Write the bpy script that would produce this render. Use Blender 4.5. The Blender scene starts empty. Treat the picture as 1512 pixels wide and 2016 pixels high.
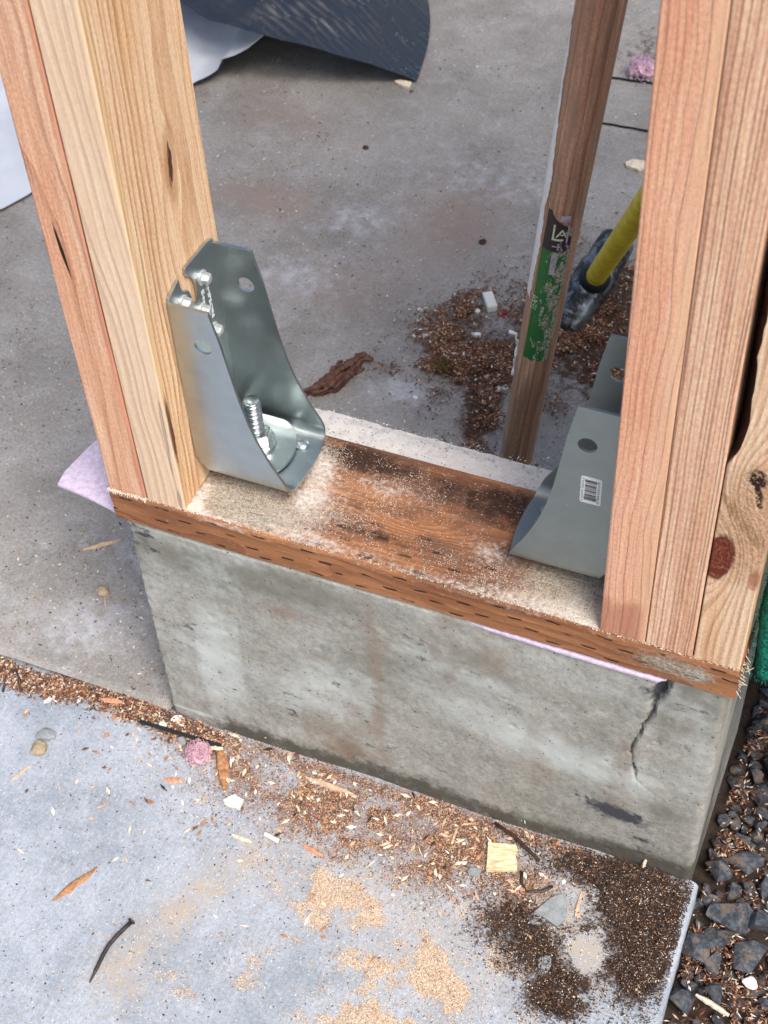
import bpy, bmesh, math, random
import numpy as np
from mathutils import Vector, Matrix, Euler
from math import radians, sin, cos, pi

random.seed(7)
RNG = np.random.default_rng(11)
S = bpy.context.scene
COL = S.collection

# ------------------------------------------------------------------ camera, light, exposure
# working frame of this file: millimetres, x along the sill, y into the building, z above the sill plate's top
Z_SLAB, Z_FLOOR, Z_SOIL = -348.0, -336.0, -400.0
def W(p):
    return Vector((p[0] * .001, p[1] * .001, (p[2] - Z_SLAB) * .001))

cam_d = bpy.data.cameras.new('camera')
cam = bpy.data.objects.new('camera', cam_d); COL.objects.link(cam)
RT = Vector((0.92513812, 0.37692753, -0.04522277))
DN = Vector((0.25735638, -0.71026941, -0.65519849))
FW = Vector((-0.2790827, 0.59451073, -0.75410201))
m = Matrix.Identity(4)
for i in range(3):
    m[i][0], m[i][1], m[i][2] = RT[i], -DN[i], -FW[i]
loc = W((613.938, -744.277, 1017.731))
for i in range(3):
    m[i][3] = loc[i]
cam.matrix_world = m
cam_d.sensor_fit = 'AUTO'; cam_d.sensor_width = 36.0
cam_d.lens = 3100.31 / 2016 * 36.0
cam_d.clip_start = .02; cam_d.clip_end = 500
cam_d.dof.use_dof = True; cam_d.dof.focus_distance = 1.36; cam_d.dof.aperture_fstop = 15.0
S.camera = cam

SUN_EL, SUN_AZ = radians(56), radians(132)      # azimuth clockwise from +y (into the building)
world = bpy.data.worlds.new('World'); S.world = world; world.use_nodes = True
wn = world.node_tree.nodes; wl = world.node_tree.links
for n in list(wn): wn.remove(n)
wo = wn.new('ShaderNodeOutputWorld'); bg = wn.new('ShaderNodeBackground'); sky = wn.new('ShaderNodeTexSky')
sky.sky_type = 'NISHITA'; sky.sun_disc = False; sky.sun_elevation = SUN_EL; sky.sun_rotation = SUN_AZ
sky.air_density = 1.0; sky.dust_density = 4.0; sky.ozone_density = 1.0; sky.altitude = 50
bg.inputs['Strength'].default_value = .11
wl.new(sky.outputs[0], bg.inputs['Color']); wl.new(bg.outputs[0], wo.inputs['Surface'])
sun_d = bpy.data.lights.new('sun', 'SUN'); sun_d.energy = 2.2; sun_d.angle = radians(26); sun_d.color = (1, .95, .89)
sun = bpy.data.objects.new('sun', sun_d); COL.objects.link(sun)
sd = Vector((sin(SUN_AZ) * cos(SUN_EL), cos(SUN_AZ) * cos(SUN_EL), sin(SUN_EL)))
sun.rotation_euler = (-sd).to_track_quat('-Z', 'Y').to_euler(); sun.location = (0, -2, 4)
S.view_settings.view_transform = 'Standard'; S.view_settings.look = 'None'
S.view_settings.exposure = 0.72; S.view_settings.gamma = 1.0
S.view_settings.use_curve_mapping = False
S.render.engine = 'CYCLES'

# ------------------------------------------------------------------ helpers: colour, shader graph
def lin(h):
    h = h.lstrip('#'); o = []
    for i in (0, 2, 4):
        v = int(h[i:i + 2], 16) / 255
        o.append(v / 12.92 if v <= .04045 else ((v + .055) / 1.055) ** 2.4)
    return (*o, 1.0)

class Mat:
    def __init__(s, name):
        s.m = bpy.data.materials.new(name); s.m.use_nodes = True
        s.t = s.m.node_tree; s.b = s.t.nodes['Principled BSDF']
        s._tc = None
    def put(s, sock, v):
        if isinstance(v, bpy.types.NodeSocket): s.t.links.new(v, sock)
        elif isinstance(v, str): sock.default_value = lin(v)
        elif isinstance(v, tuple) and len(v) == 3 and sock.type == 'RGBA': sock.default_value = (*v, 1)
        else: sock.default_value = v
    def node(s, ty, ins=None, **kw):
        n = s.t.nodes.new(ty)
        for k, v in kw.items(): setattr(n, k, v)
        for k, v in (ins or {}).items(): s.put(n.inputs[k], v)
        return n
    def pos(s):                                  # object coordinates in millimetres
        if s._tc is None:
            tc = s.node('ShaderNodeTexCoord')
            s._tc = s.node('ShaderNodeVectorMath', {0: tc.outputs['Object'], 1: (1000, 1000, 1000)}, operation='MULTIPLY').outputs[0]
        return s._tc
    def sep(s, v):
        n = s.node('ShaderNodeSeparateXYZ', {0: v}); return n.outputs[0], n.outputs[1], n.outputs[2]
    def comb(s, x, y, z): return s.node('ShaderNodeCombineXYZ', {0: x, 1: y, 2: z}).outputs[0]
    def scl(s, v, k): return s.node('ShaderNodeVectorMath', {0: v, 1: k}, operation='MULTIPLY').outputs[0]
    def noise(s, v, scale=1., detail=3., rough=.55, dist=0.):
        return s.node('ShaderNodeTexNoise', {'Vector': v, 'Scale': scale, 'Detail': detail, 'Roughness': rough, 'Distortion': dist}).outputs['Fac']
    def vor(s, v, scale=1., feature='F1', out='Distance'):
        return s.node('ShaderNodeTexVoronoi', {'Vector': v, 'Scale': scale}, feature=feature).outputs[out]
    def mth(s, op, a, b=0., c=0., clamp=False):
        n = s.node('ShaderNodeMath', {0: a, 1: b, 2: c}, operation=op); n.use_clamp = clamp; return n.outputs[0]
    def add(s, a, b): return s.mth('ADD', a, b)
    def sub(s, a, b): return s.mth('SUBTRACT', a, b)
    def mul(s, a, b): return s.mth('MULTIPLY', a, b)
    def rng(s, v, a, b, c=0., d=1., smooth=True):
        return s.node('ShaderNodeMapRange', {0: v, 1: a, 2: b, 3: c, 4: d}, interpolation_type='SMOOTHSTEP' if smooth else 'LINEAR').outputs[0]
    def mix(s, f, a, b, mode='MIX'):
        n = s.node('ShaderNodeMix', data_type='RGBA', blend_type=mode)
        s.put(n.inputs[0], f); s.put(n.inputs[6], a); s.put(n.inputs[7], b); return n.outputs[2]
    def attr(s, name): return s.node('ShaderNodeAttribute', attribute_name=name).outputs['Fac']
    def bump(s, h, strength=.5, dist=.001, normal=None):
        ins = {'Height': h, 'Strength': strength, 'Distance': dist}
        if normal is not None: ins['Normal'] = normal
        return s.node('ShaderNodeBump', ins).outputs[0]
    def layer(s, col, a, c2, scale, k=.9, w=.18, v=None, detail=4, at=.5):
        n = s.noise(v if v is not None else s.pos(), scale, detail, .65)
        f = s.rng(s.add(a, s.mul(s.sub(n, .5), k)), at - w, at + w)
        return s.mix(f, col, c2), f
    def out(s, col=None, rough=None, metal=None, normal=None, spec=None):
        if col is not None: s.put(s.b.inputs['Base Color'], col)
        if rough is not None: s.put(s.b.inputs['Roughness'], rough)
        if metal is not None: s.put(s.b.inputs['Metallic'], metal)
        if normal is not None: s.put(s.b.inputs['Normal'], normal)
        if spec is not None: s.put(s.b.inputs['Specular IOR Level'], spec)
        return s.m

def plain(name, c, rough=.8, metal=0., var=.25, scale=.4, bump=.3, stretch=(1, 1, 1)):
    M = Mat(name); v = M.scl(M.pos(), stretch)
    n = M.noise(v, scale, 4, .65)
    col = M.mix(M.rng(n, .3, .7), tuple(x * (1 - var) for x in lin(c)[:3]), tuple(min(1, x * (1 + var)) for x in lin(c)[:3]))
    return M.out(col, rough, metal, M.bump(n, bump, .0008), .3)

# ------------------------------------------------------------------ helpers: numpy noise, meshes
def vnoise(x, y, seed=0):
    xi = np.floor(x).astype(np.int64); yi = np.floor(y).astype(np.int64)
    fx = x - xi; fy = y - yi; fx = fx * fx * (3 - 2 * fx); fy = fy * fy * (3 - 2 * fy)
    def h(a, b):
        n = (a * 374761393 + b * 668265263 + seed * 982451653) & 0x7fffffff
        n = ((n ^ (n >> 13)) * 1274126177) & 0x7fffffff
        n = ((n ^ (n >> 16)) * 668265263) & 0x7fffffff
        return (n & 0xffff) / 65535.0
    return (h(xi, yi) * (1 - fx) + h(xi + 1, yi) * fx) * (1 - fy) + (h(xi, yi + 1) * (1 - fx) + h(xi + 1, yi + 1) * fx) * fy
def fbm(x, y, scale, seed=0, oct=4):
    x = np.asarray(x, float); y = np.asarray(y, float); a, t, o = 1., 0., 0.
    for i in range(oct):
        o = o + a * vnoise(x / scale + 17.3 * i, y / scale - 9.1 * i, seed + i); t += a; a *= .5; scale *= .5
    return o / t
def sstep(a, b, v):
    t = np.clip((v - a) / (b - a), 0, 1); return t * t * (3 - 2 * t)
def clump(x, y, s, sd): return sstep(.44, .60, fbm(x, y, s, sd))
def gb(x, y, cx, cy, rx, ry, deg=0.):
    c, s = cos(radians(deg)), sin(radians(deg)); dx, dy = x - cx, y - cy
    return np.exp(-(((dx * c + dy * s) / rx) ** 2 + ((-dx * s + dy * c) / ry) ** 2))

def setp(o, label=None, cat=None, group=None, kind=None):
    if label: o['label'] = label
    if cat: o['category'] = cat
    if group: o['group'] = group
    if kind: o['kind'] = kind
    return o
def mobj(name, verts, faces, mat, base=(0, 0, 0), parent=None, smooth=False, fmat=None):
    """mesh object from millimetre coordinates; base is its origin (millimetres, working frame)"""
    me = bpy.data.meshes.new(name)
    v = np.asarray(verts, float) - np.asarray(base, float)
    me.from_pydata((v * .001).tolist(), [], [tuple(int(i) for i in f) for f in faces])
    mats = mat if isinstance(mat, (list, tuple)) else [mat]
    for q in mats: me.materials.append(q)
    if fmat is not None: me.polygons.foreach_set('material_index', np.asarray(fmat, np.int32))
    if smooth: me.polygons.foreach_set('use_smooth', np.ones(len(me.polygons), bool))
    me.validate(); me.update()
    o = bpy.data.objects.new(name, me); COL.objects.link(o)
    o.location = W(base)
    if parent: adopt(o, parent)
    return o
def adopt(o, parent):
    bpy_loc = o.location.copy(); o.parent = parent
    o.location = bpy_loc - parent.location      # parents are never rotated when their parts are built
def empty(name, base, label, cat, group=None):
    o = bpy.data.objects.new(name, None); o.empty_display_size = .02; COL.objects.link(o); o.location = W(base)
    return setp(o, label, cat, group)
def bake(o, *mods):
    """apply modifiers: list of (type, dict)"""
    for ty, kw in mods:
        md = o.modifiers.new(ty, ty)
        for k, v in kw.items(): setattr(md, k, v)
    bpy.context.view_layer.update()
    dg = bpy.context.evaluated_depsgraph_get()
    me = bpy.data.meshes.new_from_object(o.evaluated_get(dg))
    o.modifiers.clear(); old = o.data; o.data = me; me.name = o.name; bpy.data.meshes.remove(old)
    return o
def autosmooth(o, deg=40):
    me = o.data; me.polygons.foreach_set('use_smooth', np.ones(len(me.polygons), bool))
    me.set_sharp_from_angle(angle=radians(deg)); return o
def add_attr(o, name, vals):
    a = o.data.attributes.new(name, 'FLOAT', 'POINT'); a.data.foreach_set('value', np.asarray(vals, np.float32).ravel())

class MB:
    def __init__(s): s.v = []; s.f = []; s.m = []
    def add(s, v, f, mi=0):
        n = len(s.v); s.v += [tuple(p) for p in v]; s.f += [tuple(i + n for i in q) for q in f]; s.m += [mi] * len(f)
    def box(s, c, d, mi=0, rot=None):
        pts = [Vector((sx * d[0] / 2, sy * d[1] / 2, sz * d[2] / 2)) for sx in (-1, 1) for sy in (-1, 1) for sz in (-1, 1)]
        if rot is not None: pts = [rot @ p for p in pts]
        s.add([Vector(c) + p for p in pts], [(0, 1, 3, 2), (4, 6, 7, 5), (0, 4, 5, 1), (2, 3, 7, 6), (0, 2, 6, 4), (1, 5, 7, 3)], mi)
    def tube(s, pts, rad, n=8, mi=0, cap=True):
        pts = [Vector(p) for p in pts]; k = len(pts); r = rad if isinstance(rad, (list, tuple)) else [rad] * k
        t0 = (pts[1] - pts[0]).normalized(); a = t0.orthogonal().normalized(); V = []
        for i, p in enumerate(pts):
            t = (pts[min(i + 1, k - 1)] - pts[max(i - 1, 0)]).normalized()
            a = (a - t * a.dot(t)).normalized(); b = t.cross(a)
            V += [p + (a * cos(2 * pi * j / n) + b * sin(2 * pi * j / n)) * r[i] for j in range(n)]
        F = [(i * n + j, i * n + (j + 1) % n, (i + 1) * n + (j + 1) % n, (i + 1) * n + j) for i in range(k - 1) for j in range(n)]
        if cap: F += [tuple(range(n - 1, -1, -1)), tuple((k - 1) * n + j for j in range(n))]
        s.add(V, F, mi)
    def prism(s, poly, z0, z1, mi=0):
        n = len(poly)
        s.add([(x, y, z0) for x, y in poly] + [(x, y, z1) for x, y in poly],
              [tuple(range(n - 1, -1, -1)), tuple(range(n, 2 * n))] + [(i, (i + 1) % n, n + (i + 1) % n, n + i) for i in range(n)], mi)
    def obj(s, name, mat, base=(0, 0, 0), parent=None, smooth=False):
        return mobj(name, s.v, s.f, mat, base, parent, smooth, s.m)

def grid_faces(nu, nv):
    i = np.arange((nu - 1) * (nv - 1)); r = i // (nv - 1); c = i % (nv - 1); a = r * nv + c
    return np.stack([a, a + nv, a + nv + 1, a + 1], 1)
def grid_obj(name, X, Y, Z, mat, base, attrs=None, flip=False, smooth=True, parent=None):
    nu, nv = X.shape; F = grid_faces(nu, nv)
    if flip: F = F[:, ::-1]
    o = mobj(name, np.stack([X.ravel(), Y.ravel(), Z.ravel()], 1), F, mat, base, parent, smooth)
    for k, v in (attrs or {}).items(): add_attr(o, k, v)
    return o

# ------------------------------------------------------------------ materials
def concrete(name, cA, cB, cC, layers=(), grain=.9, pits=.25, streak=None, rough=.85, bump=.5, big=.012):
    M = Mat(name); P = M.pos()
    col = M.mix(M.rng(M.noise(P, big, 4, .6), .32, .68), cA, cB)
    col = M.mix(M.mul(M.rng(M.noise(P, big * 3.3, 5, .7, .4), .42, .8), .6), col, cC)
    g = M.add(M.mul(M.noise(P, grain * .75, 3, .75), .5), M.mul(M.noise(P, grain * .28, 3, .7), .5))
    if streak is not None:
        st = M.noise(M.scl(P, streak), 1, 3, .6); g = M.add(M.mul(g, .78), M.mul(st, .22))
    col = M.mix(.75, col, M.mix(M.rng(g, .34, .66, smooth=False), (.26, .26, .26), (.74, .74, .74)), 'OVERLAY')
    h = g
    fs = []
    for (a, c2, sc, k, w) in layers:
        col, f = M.layer(col, M.attr(a), c2, sc, k, w); fs.append(f)
    pv = M.vor(P, .16); pn = M.noise(P, .05, 2)
    pit = M.mul(M.rng(pv, .03, .2, 1, 0), M.rng(pn, .48, .6))
    col = M.mix(M.mul(pit, pits), col, (.035, .033, .03))
    sp = M.mul(M.rng(M.vor(M.scl(P, (1, 1, 1.01)), .28), .04, .2, 1, 0), M.rng(M.noise(P, .09, 2), .54, .6))
    col = M.mix(M.mul(sp, .38), col, (.6, .58, .56))
    h = M.sub(h, M.mul(pit, .8))
    return M.out(col, rough, 0., M.bump(h, bump, .0012), .25)

M_SLAB = concrete('front_slab_concrete', '#a4abb5', '#8c949e', '#b5bcc6',
    [('dust', '#aba196', .14, 1.5, .5), ('tan', '#c8a98c', .16, 1.9, .3), ('brown', '#79604f', .10, 1.5, .4), ('soil', '#33261f', .12, 1.2, .22)],
    streak=(.9, .06, .5), pits=.6, big=.010)
M_FLOOR = concrete('interior_floor_concrete', '#94908b', '#7e7a75', '#a4a3a3',
    [('red', '#8a7a71', .04, 1.3, .6), ('brown', '#4a3527', .09, 1.2, .2), ('pale', '#bcbdc3', .06, 1.4, .5)],
    big=.006, pits=.5, rough=.75)
M_CURB = concrete('curb_concrete', '#a09e96', '#8b8980', '#afafa9',
    [('green', '#79786d', .06, 1.0, .45), ('light', '#b9bdb8', .08, 1.1, .45), ('rust', '#857363', .05, .8, .45), ('damp', '#56534a', .10, 1.5, .45), ('rough', '#cfcac5', .2, .9, .3), ('dark', '#45464a', .22, 1.0, .25)],
    streak=(.16, .16, .12), pits=1., big=.010, grain=.7, bump=.5)
M_SOIL = concrete('dark_soil', '#3a2e27', '#2a2320', '#4d3d30', [], pits=0, grain=.35, bump=.9)
M_GROUND = concrete('ground_dirt', '#6b5f52', '#57503f', '#7a7060', [], pits=0, grain=.02, big=.0004)

def wood(name, pith, tilt, freq, cE, cL, cS, axis='x', knots=(), marks=None, late=.85, wob=5., rough=.72, seed=0., dirt=None):
    """solid growth rings round a pith line that runs along z (object coordinates, mm)"""
    M = Mat(name); P = M.pos(); x, y, z = M.sep(P)
    Ps = M.node('ShaderNodeVectorMath', {0: P, 1: (seed * 13., seed * 7., seed * 91.)}, operation='ADD').outputs[0]
    n1 = M.sub(M.noise(M.scl(Ps, (.012, .012, .0035)), 1, 2, .5), .5)
    n2 = M.sub(M.noise(M.scl(Ps, (.05, .05, .008)), 1, 2, .5), .5)
    dx = M.sub(x, M.add(pith[0], M.mul(z, tilt[0]))); dy = M.sub(y, M.add(pith[1], M.mul(z, tilt[1])))
    r = M.mth('SQRT', M.add(M.mul(dx, dx), M.mul(dy, dy)))
    r = M.add(r, M.add(M.mul(n1, wob * 3), M.mul(n2, wob * .5)))
    kd = []
    a = x if axis == 'x' else y
    for (a0, z0, s1, s2, amp) in knots:
        u = M.mul(M.sub(a, a0), 1. / s1); w = M.mul(M.sub(z, z0), 1. / s2)
        e = M.mth('POWER', 2.718, M.mul(M.add(M.mul(u, u), M.mul(w, w)), -1.))
        r = M.add(r, M.mul(e, amp)); kd.append(e)
    rr = M.mul(r, freq)
    rr = M.add(rr, M.mul(M.noise(M.comb(M.mul(rr, .35), seed, 0.), 1, 1), 1.6))
    f = M.mth('FRACT', rr)
    lt = M.mul(M.rng(f, .38, .9), M.rng(f, .93, 1., 1, 0))
    lt = M.mul(lt, M.rng(M.noise(M.comb(M.mth('FLOOR', rr), seed + 3.3, 0.), 5.3, 0), .25, .7, .35, 1.))
    fib = M.noise(M.scl(Ps, (.55, .55, .010)), 1, 5, .75)
    fine = M.noise(M.scl(Ps, (.5, .5, .3)), 1, 4, .75)
    col = M.mix(M.rng(M.noise(M.scl(Ps, (.03, .03, .004)), 1, 3, .55), .35, .65), cE, cS)
    col = M.mix(M.mul(M.mul(lt, late), M.rng(M.noise(M.scl(Ps, (.2, .2, .01)), 1, 3), .25, .6, .45, 1.)), col, cL)
    col = M.mix(.5, col, M.mix(M.rng(fib, .3, .7, smooth=False), (.2, .2, .2), (.8, .8, .8)), 'OVERLAY')
    col = M.mix(.55, col, M.mix(M.rng(fine, .3, .7, smooth=False), (.25, .25, .25), (.75, .75, .75)), 'OVERLAY')
    h = M.add(M.mul(lt, .7), M.add(M.mul(fib, .35), M.mul(fine, .35)))
    if marks: col, h = marks(M, P, x, y, z, col, h, kd)
    return M.out(col, rough, 0., M.bump(h, .6, .0014), .25)

def ell(M, a, z, a0, z0, sa, sz, rot=0., n=None, k=.6, e0=.75, e1=1.1):
    """soft-edged ellipse mask in the (a, z) plane, frayed by noise"""
    c, s = cos(radians(rot)), sin(radians(rot))
    da = M.sub(a, a0); dz = M.sub(z, z0)
    u = M.mul(M.add(M.mul(da, c), M.mul(dz, s)), 1. / sa); w = M.mul(M.sub(M.mul(dz, c), M.mul(da, s)), 1. / sz)
    d = M.mth('SQRT', M.add(M.mul(u, u), M.mul(w, w)))
    if n is not None: d = M.add(d, M.mul(M.sub(n, .5), k))
    return M.rng(d, e0, e1, 1, 0)

# ------------------------------------------------------------------ the setting: slab, floor, soil, ground
def poly_dark(x, y):
    d = gb(x, y, 520, -55, 42, 62, 8) * 1.25 + gb(x, y, 440, -110, 46, 26, -25) * 1.2 + gb(x, y, 472, -152, 20, 20) * 1.2
    d = d * (.62 + .6 * clump(x, y, 26, 203))
    d += gb(x, y, 480, -18, 62, 16, 3) * .8 + gb(x, y, 540, -95, 16, 40) * .5 + gb(x, y, 415, -85, 18, 10) * .5 - gb(x, y, 486, -102, 15, 20, 10) * .85 - gb(x, y, 450, -64, 17, 18) * .6
    return d
def f_tan(x, y):
    d = 0
    for b in [(277, -236, 26, 16), (220, -189, 20, 9), (239, -160, 16, 9), (350, -208, 52, 30), (355, -165, 60, 30), (194, -210, 20, 12), (206, -122, 28, 12),
              (300, -185, 20, 12), (400, -190, 35, 40), (-60, -95, 8, 30), (330, -250, 30, 20), (185, -240, 22, 10), (150, -262, 16, 10), (300, -120, 70, 25), (250, -145, 40, 14), (400, -235, 28, 30)]:
        d = d + gb(x, y, *b)
    return d * (.06 + clump(x, y, 26, 201))
def f_brown(x, y):
    d = gb(x, y, 230, -50, 120, 42, 3) * .95 + gb(x, y, 335, -45, 80, 45) * .8 + gb(x, y, 120, -35, 60, 18) * .55
    yl = -14 - 5 * np.sin(x * .03)
    d = d + .9 * np.exp(-((y - yl) / 11) ** 2) * sstep(110, 40, x) + gb(x, y, 45, -32, 30, 14) * .8
    foot = np.exp(-((y + 8) / 9.) ** 2) * sstep(20, 60, x) * .8
    return (d + gb(x, y, 400, -55, 50, 35) * .5) * (.48 + .62 * clump(x, y, 30, 202)) + foot * .8
def f_dust(x, y):
    return .75 * gb(x, y, 118, -190, 26, 95, -28) + .5 * gb(x, y, 105, -280, 35, 40) + .35 * gb(x, y, 250, -110, 130, 60) + .3 * gb(x, y, 380, -150, 100, 60) + .5 * gb(x, y, 430, -60, 60, 50) + .6 * gb(x, y, 486, -100, 46, 46)

SLAB_X1 = 566.
def slab_edge(y):                                        # the slab's right edge is not quite square to the curb
    return 564. + (-y) * .03 + 2.2 * (fbm(y, y * 0, 60, 5) - .5)
xs = np.concatenate([np.arange(-330, 566, 3.2)]); ys = np.arange(-470, 6.5, 3.2)
t = (xs + 330) / (566 - 330 + 330)
X, Y = np.meshgrid(xs, ys, indexing='ij')
E_ = slab_edge(Y); X = -330 + (X + 330) / (xs[-1] + 330) * (E_ - 9 + 330)
Z = Z_SLAB + (fbm(X, Y, 90, 3) - .5) * 2.4 + (fbm(X, Y, 9, 4) - .5) * .9
# rounded arris and the side face
rows = []
zr = Z[-1] ; xr = X[-1]; yr = Y[-1]
for k in range(1, 7):
    a = k / 6 * pi / 2; rows.append((xr + 9 * sin(a), yr, zr - 9 * (1 - cos(a)) + (fbm(yr, yr * 0 + k * 3., 5, 9) - .5) * 1.6))
for dz in (20, 40, 80):
    rows.append((xr + 9 + (fbm(yr, yr * 0 + dz, 12, 8) - .5) * 2, yr, zr - dz))
X = np.vstack([X] + [r[0][None] for r in rows]); Y = np.vstack([Y] + [r[1][None] for r in rows]); Z = np.vstack([Z] + [r[2][None] for r in rows])
edge = np.zeros_like(X); edge[-9:] = 1
soilA = np.clip(poly_dark(X, Y), 0, 1.2) * (1 - edge)
slab = grid_obj('concrete_slab', X, Y, Z, M_SLAB, (100, -200, Z_SLAB),
                dict(tan=np.clip(f_tan(X, Y) * .5, 0, .5) * (1 - edge), brown=np.clip(f_brown(X, Y) * .85, 0, .95) * (1 - edge), dust=f_dust(X, Y) * (.65 + .4 * clump(X, Y, 14, 214)) * (1 - edge), soil=soilA * 1.05))
setp(slab, kind='structure')
# the rest of the same slab, running on towards the photographer
mb = MB(); mb.box((-882, -235, Z_SLAB - 45), (1100, 482, 80)); mb.box((-434, -2236, Z_SLAB - 46), (2000, 3520, 80))
o = mb.obj('slab_beyond', M_SLAB, (-700, -900, Z_SLAB)); setp(o, kind='structure')
def slab_z(x, y): return Z_SLAB + (fbm(x, y, 90, 3) - .5) * 2.4

def f_fbrown(x, y):
    d = gb(x, y, 120, 590, 70, 55, 20) * 1.0 + gb(x, y, 165, 500, 26, 60, 10) * 1.1 + gb(x, y, 250, 760, 60, 90) * .9 + gb(x, y, 85, 670, 28, 45, -20) * .7
    d = d + gb(x, y, 210, 660, 70, 70) * .55 + gb(x, y, 150, 1320, 80, 110) * .6 + gb(x, y, 290, 620, 60, 80) * .7
    d = d + np.clip(.55 * sstep(-60, -18, y) * 0, 0, 1)
    return d
def f_fred(x, y):
    return gb(x, y, 10, 830, 75, 110) * .8 + gb(x, y, -260, 800, 110, 50) * .7 + gb(x, y, -80, 660, 80, 60) * .5 + gb(x, y, -300, 980, 120, 60) * .4
def f_fpale(x, y):
    return gb(x, y, 60, 510, 40, 26) * .55 + gb(x, y, -120, 800, 60, 40) * .35 + gb(x, y, -130, 60, 60, 40, 20) * .45 + gb(x, y, -100, 170, 70, 30) * .3 + gb(x, y, -150, 660, 60, 40) * .35 + gb(x, y, 30, 940, 120, 50) * .25
xs = np.concatenate([np.arange(-1000, -300, 14.), np.arange(-300, 420, 6.), np.arange(420, 553, 12.)])
ys = np.concatenate([np.arange(-2., 30, 2.), np.arange(30, 760, 6.), np.arange(760, 1700, 10.)])
X, Y = np.meshgrid(xs, ys, indexing='ij')
Z = Z_FLOOR + (fbm(X, Y, 140, 13) - .5) * 3 + (fbm(X, Y, 16, 14) - .5) * 1.2
lip = -6 + 5 * (fbm(X, X * 0, 40, 77) - .5)
Z = Z - 9 * np.clip(1 - (Y - lip) / 13., 0, 1) ** 2                  # worn front edge of the floor beside the curb
Z = np.where((X > 5) & (Y < 150), Z - 60, Z)
floor = grid_obj('concrete_floor', X, Y, Z, M_FLOOR, (0, 700, Z_FLOOR), dict(brown=np.clip(f_fbrown(X, Y) * .8, 0, 1), red=f_fred(X, Y), pale=f_fpale(X, Y)))
setp(floor, kind='structure')
mb = MB(); mb.box((-1600, 850, Z_FLOOR - 51), (1198, 1690, 90)); mb.box((-350, 3200, Z_FLOOR - 51), (3600, 2998, 90)); mb.box((1002, 1075, Z_FLOOR - 52), (896, 1240, 90));
o = mb.obj('floor_beyond', M_FLOOR, (0, 2500, Z_FLOOR)); setp(o, kind='structure')
# two fine joints across the floor
M_BLACK = plain('joint_black', '#17181a', .8)
for (x0, y0, x1, y1) in [(120, 1113, 420, 1124), (95, 1225, 420, 1250)]:
    mb = MB(); n = 24
    pts = [(x0 + (x1 - x0) * i / n, y0 + (y1 - y0) * i / n + random.uniform(-.8, .8), Z_FLOOR + 1.6) for i in range(n + 1)]
    mb.tube(pts, 1.6, 5); o = mb.obj('floor_joint', M_BLACK, pts[0]); setp(o, kind='structure')

xs = np.arange(540, 1000, 7.); ys = np.arange(-420, 520, 7.)
X, Y = np.meshgrid(xs, ys, indexing='ij')
Z = Z_SOIL + (fbm(X, Y, 60, 41) - .5) * 16 + (fbm(X, Y, 10, 42) - .5) * 7
soil = grid_obj('soil', X, Y, Z, M_SOIL, (620, 0, Z_SOIL)); setp(soil, kind='structure')
mb = MB(); mb.box((0, 0, -520), (80000, 80000, 60)); o = mb.obj('ground', M_GROUND, (0, 0, -520)); setp(o, kind='structure')

# ------------------------------------------------------------------ concrete curb with its crack
cx0, cx1, cz0, cz1, cy1 = 7.5, 556., -368., -43., 192.
crack = [(504, -40), (502, -62), (496, -84), (497, -98), (491, -118), (487, -140), (484, -158), (486, -172), (490, -186), (491, -200), (498, -206), (508, -216), (521, -221)]
crack_w = [6, 5, 3.2, 2.6, 2.4, 2.1, 1.8, 1., 2.2, 1.1, .7, .5, .4]
def crack_d(x, z):
    best = np.full(x.shape, 1e9); wid = np.ones_like(x)
    for (a, b, wa, wb) in zip(crack[:-1], crack[1:], crack_w[:-1], crack_w[1:]):
        ax, az, bx, bz = *a, *b; t = np.clip(((x - ax) * (bx - ax) + (z - az) * (bz - az)) / ((bx - ax) ** 2 + (bz - az) ** 2), 0, 1)
        d = np.hypot(x - ax - t * (bx - ax), z - az - t * (bz - az)) ; w = wa + (wb - wa) * t
        q = d / w; s = q < best; best = np.where(s, q, best); wid = np.where(s, w, wid)
    return best, wid
us = np.concatenate([np.linspace(cx0, 470, 180), np.linspace(472, cx1, 50)]); vs = np.linspace(cz1, cz0, 130)
U, V = np.meshgrid(us, vs, indexing='ij')
Yf = (fbm(U, V, 120, 51) - .5) * 4 + (fbm(U, V, 14, 52) - .5) * 1.3 + 1.5
q, wv = crack_d(U + (fbm(U, V, 7, 53) - .5) * 5, V)
Yf = Yf + np.clip(1 - q, 0, 1) ** .6 * np.minimum(wv * 2.2, 14)
Yf = Yf + 1.3 * sstep(488, 500, U) * sstep(-205, -190, V) * (U > 480)                      # the spalled corner sits a little back
pitm = fbm(U, V, 6.5, 54, 2); Yf = Yf + np.clip(pitm - .80, 0, 1) * 12
# rounded side arrises
def arris(u, y): 
    k = 7.
    e = np.clip((u - (cx1 - k)) / k, 0, 1); y = y + k * (1 - np.sqrt(np.clip(1 - e * e, 0, 1)))
    e = np.clip(((cx0 + 4) - u) / 4, 0, 1); return y + 4 * (1 - np.sqrt(np.clip(1 - e * e, 0, 1)))
Yf = arris(U, Yf)
Xf = U + (4.5 * (fbm(V, V * 0, 22, 57) - .5) + 2 * (fbm(V, V * 0, 5, 58) - .5)) * np.clip(1 - np.abs(U - cx0) / 9, 0, 1)
zb = V - (cz0 + 368)
bottom = -348 + 9
damp = .85 * sstep(-308, -338, V + 14 * (fbm(U, U * 0, 90, 55) - .5)) * 1.05
damp = damp * sstep(30, 90, U) + gb(U, V, 520, -330, 60, 14) * .3
greenA = gb(U, V, 70, -75, 110, 26, -6) * .8 + gb(U, V, 260, -150, 60, 40) * .45 + gb(U, V, 175, -62, 60, 14) * .5 + gb(U, V, 525, -236, 22, 18, 30) * .9 + gb(U, V, 330, -110, 60, 30) * .3 + gb(U, V, 520, -335, 60, 16) * .9
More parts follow.
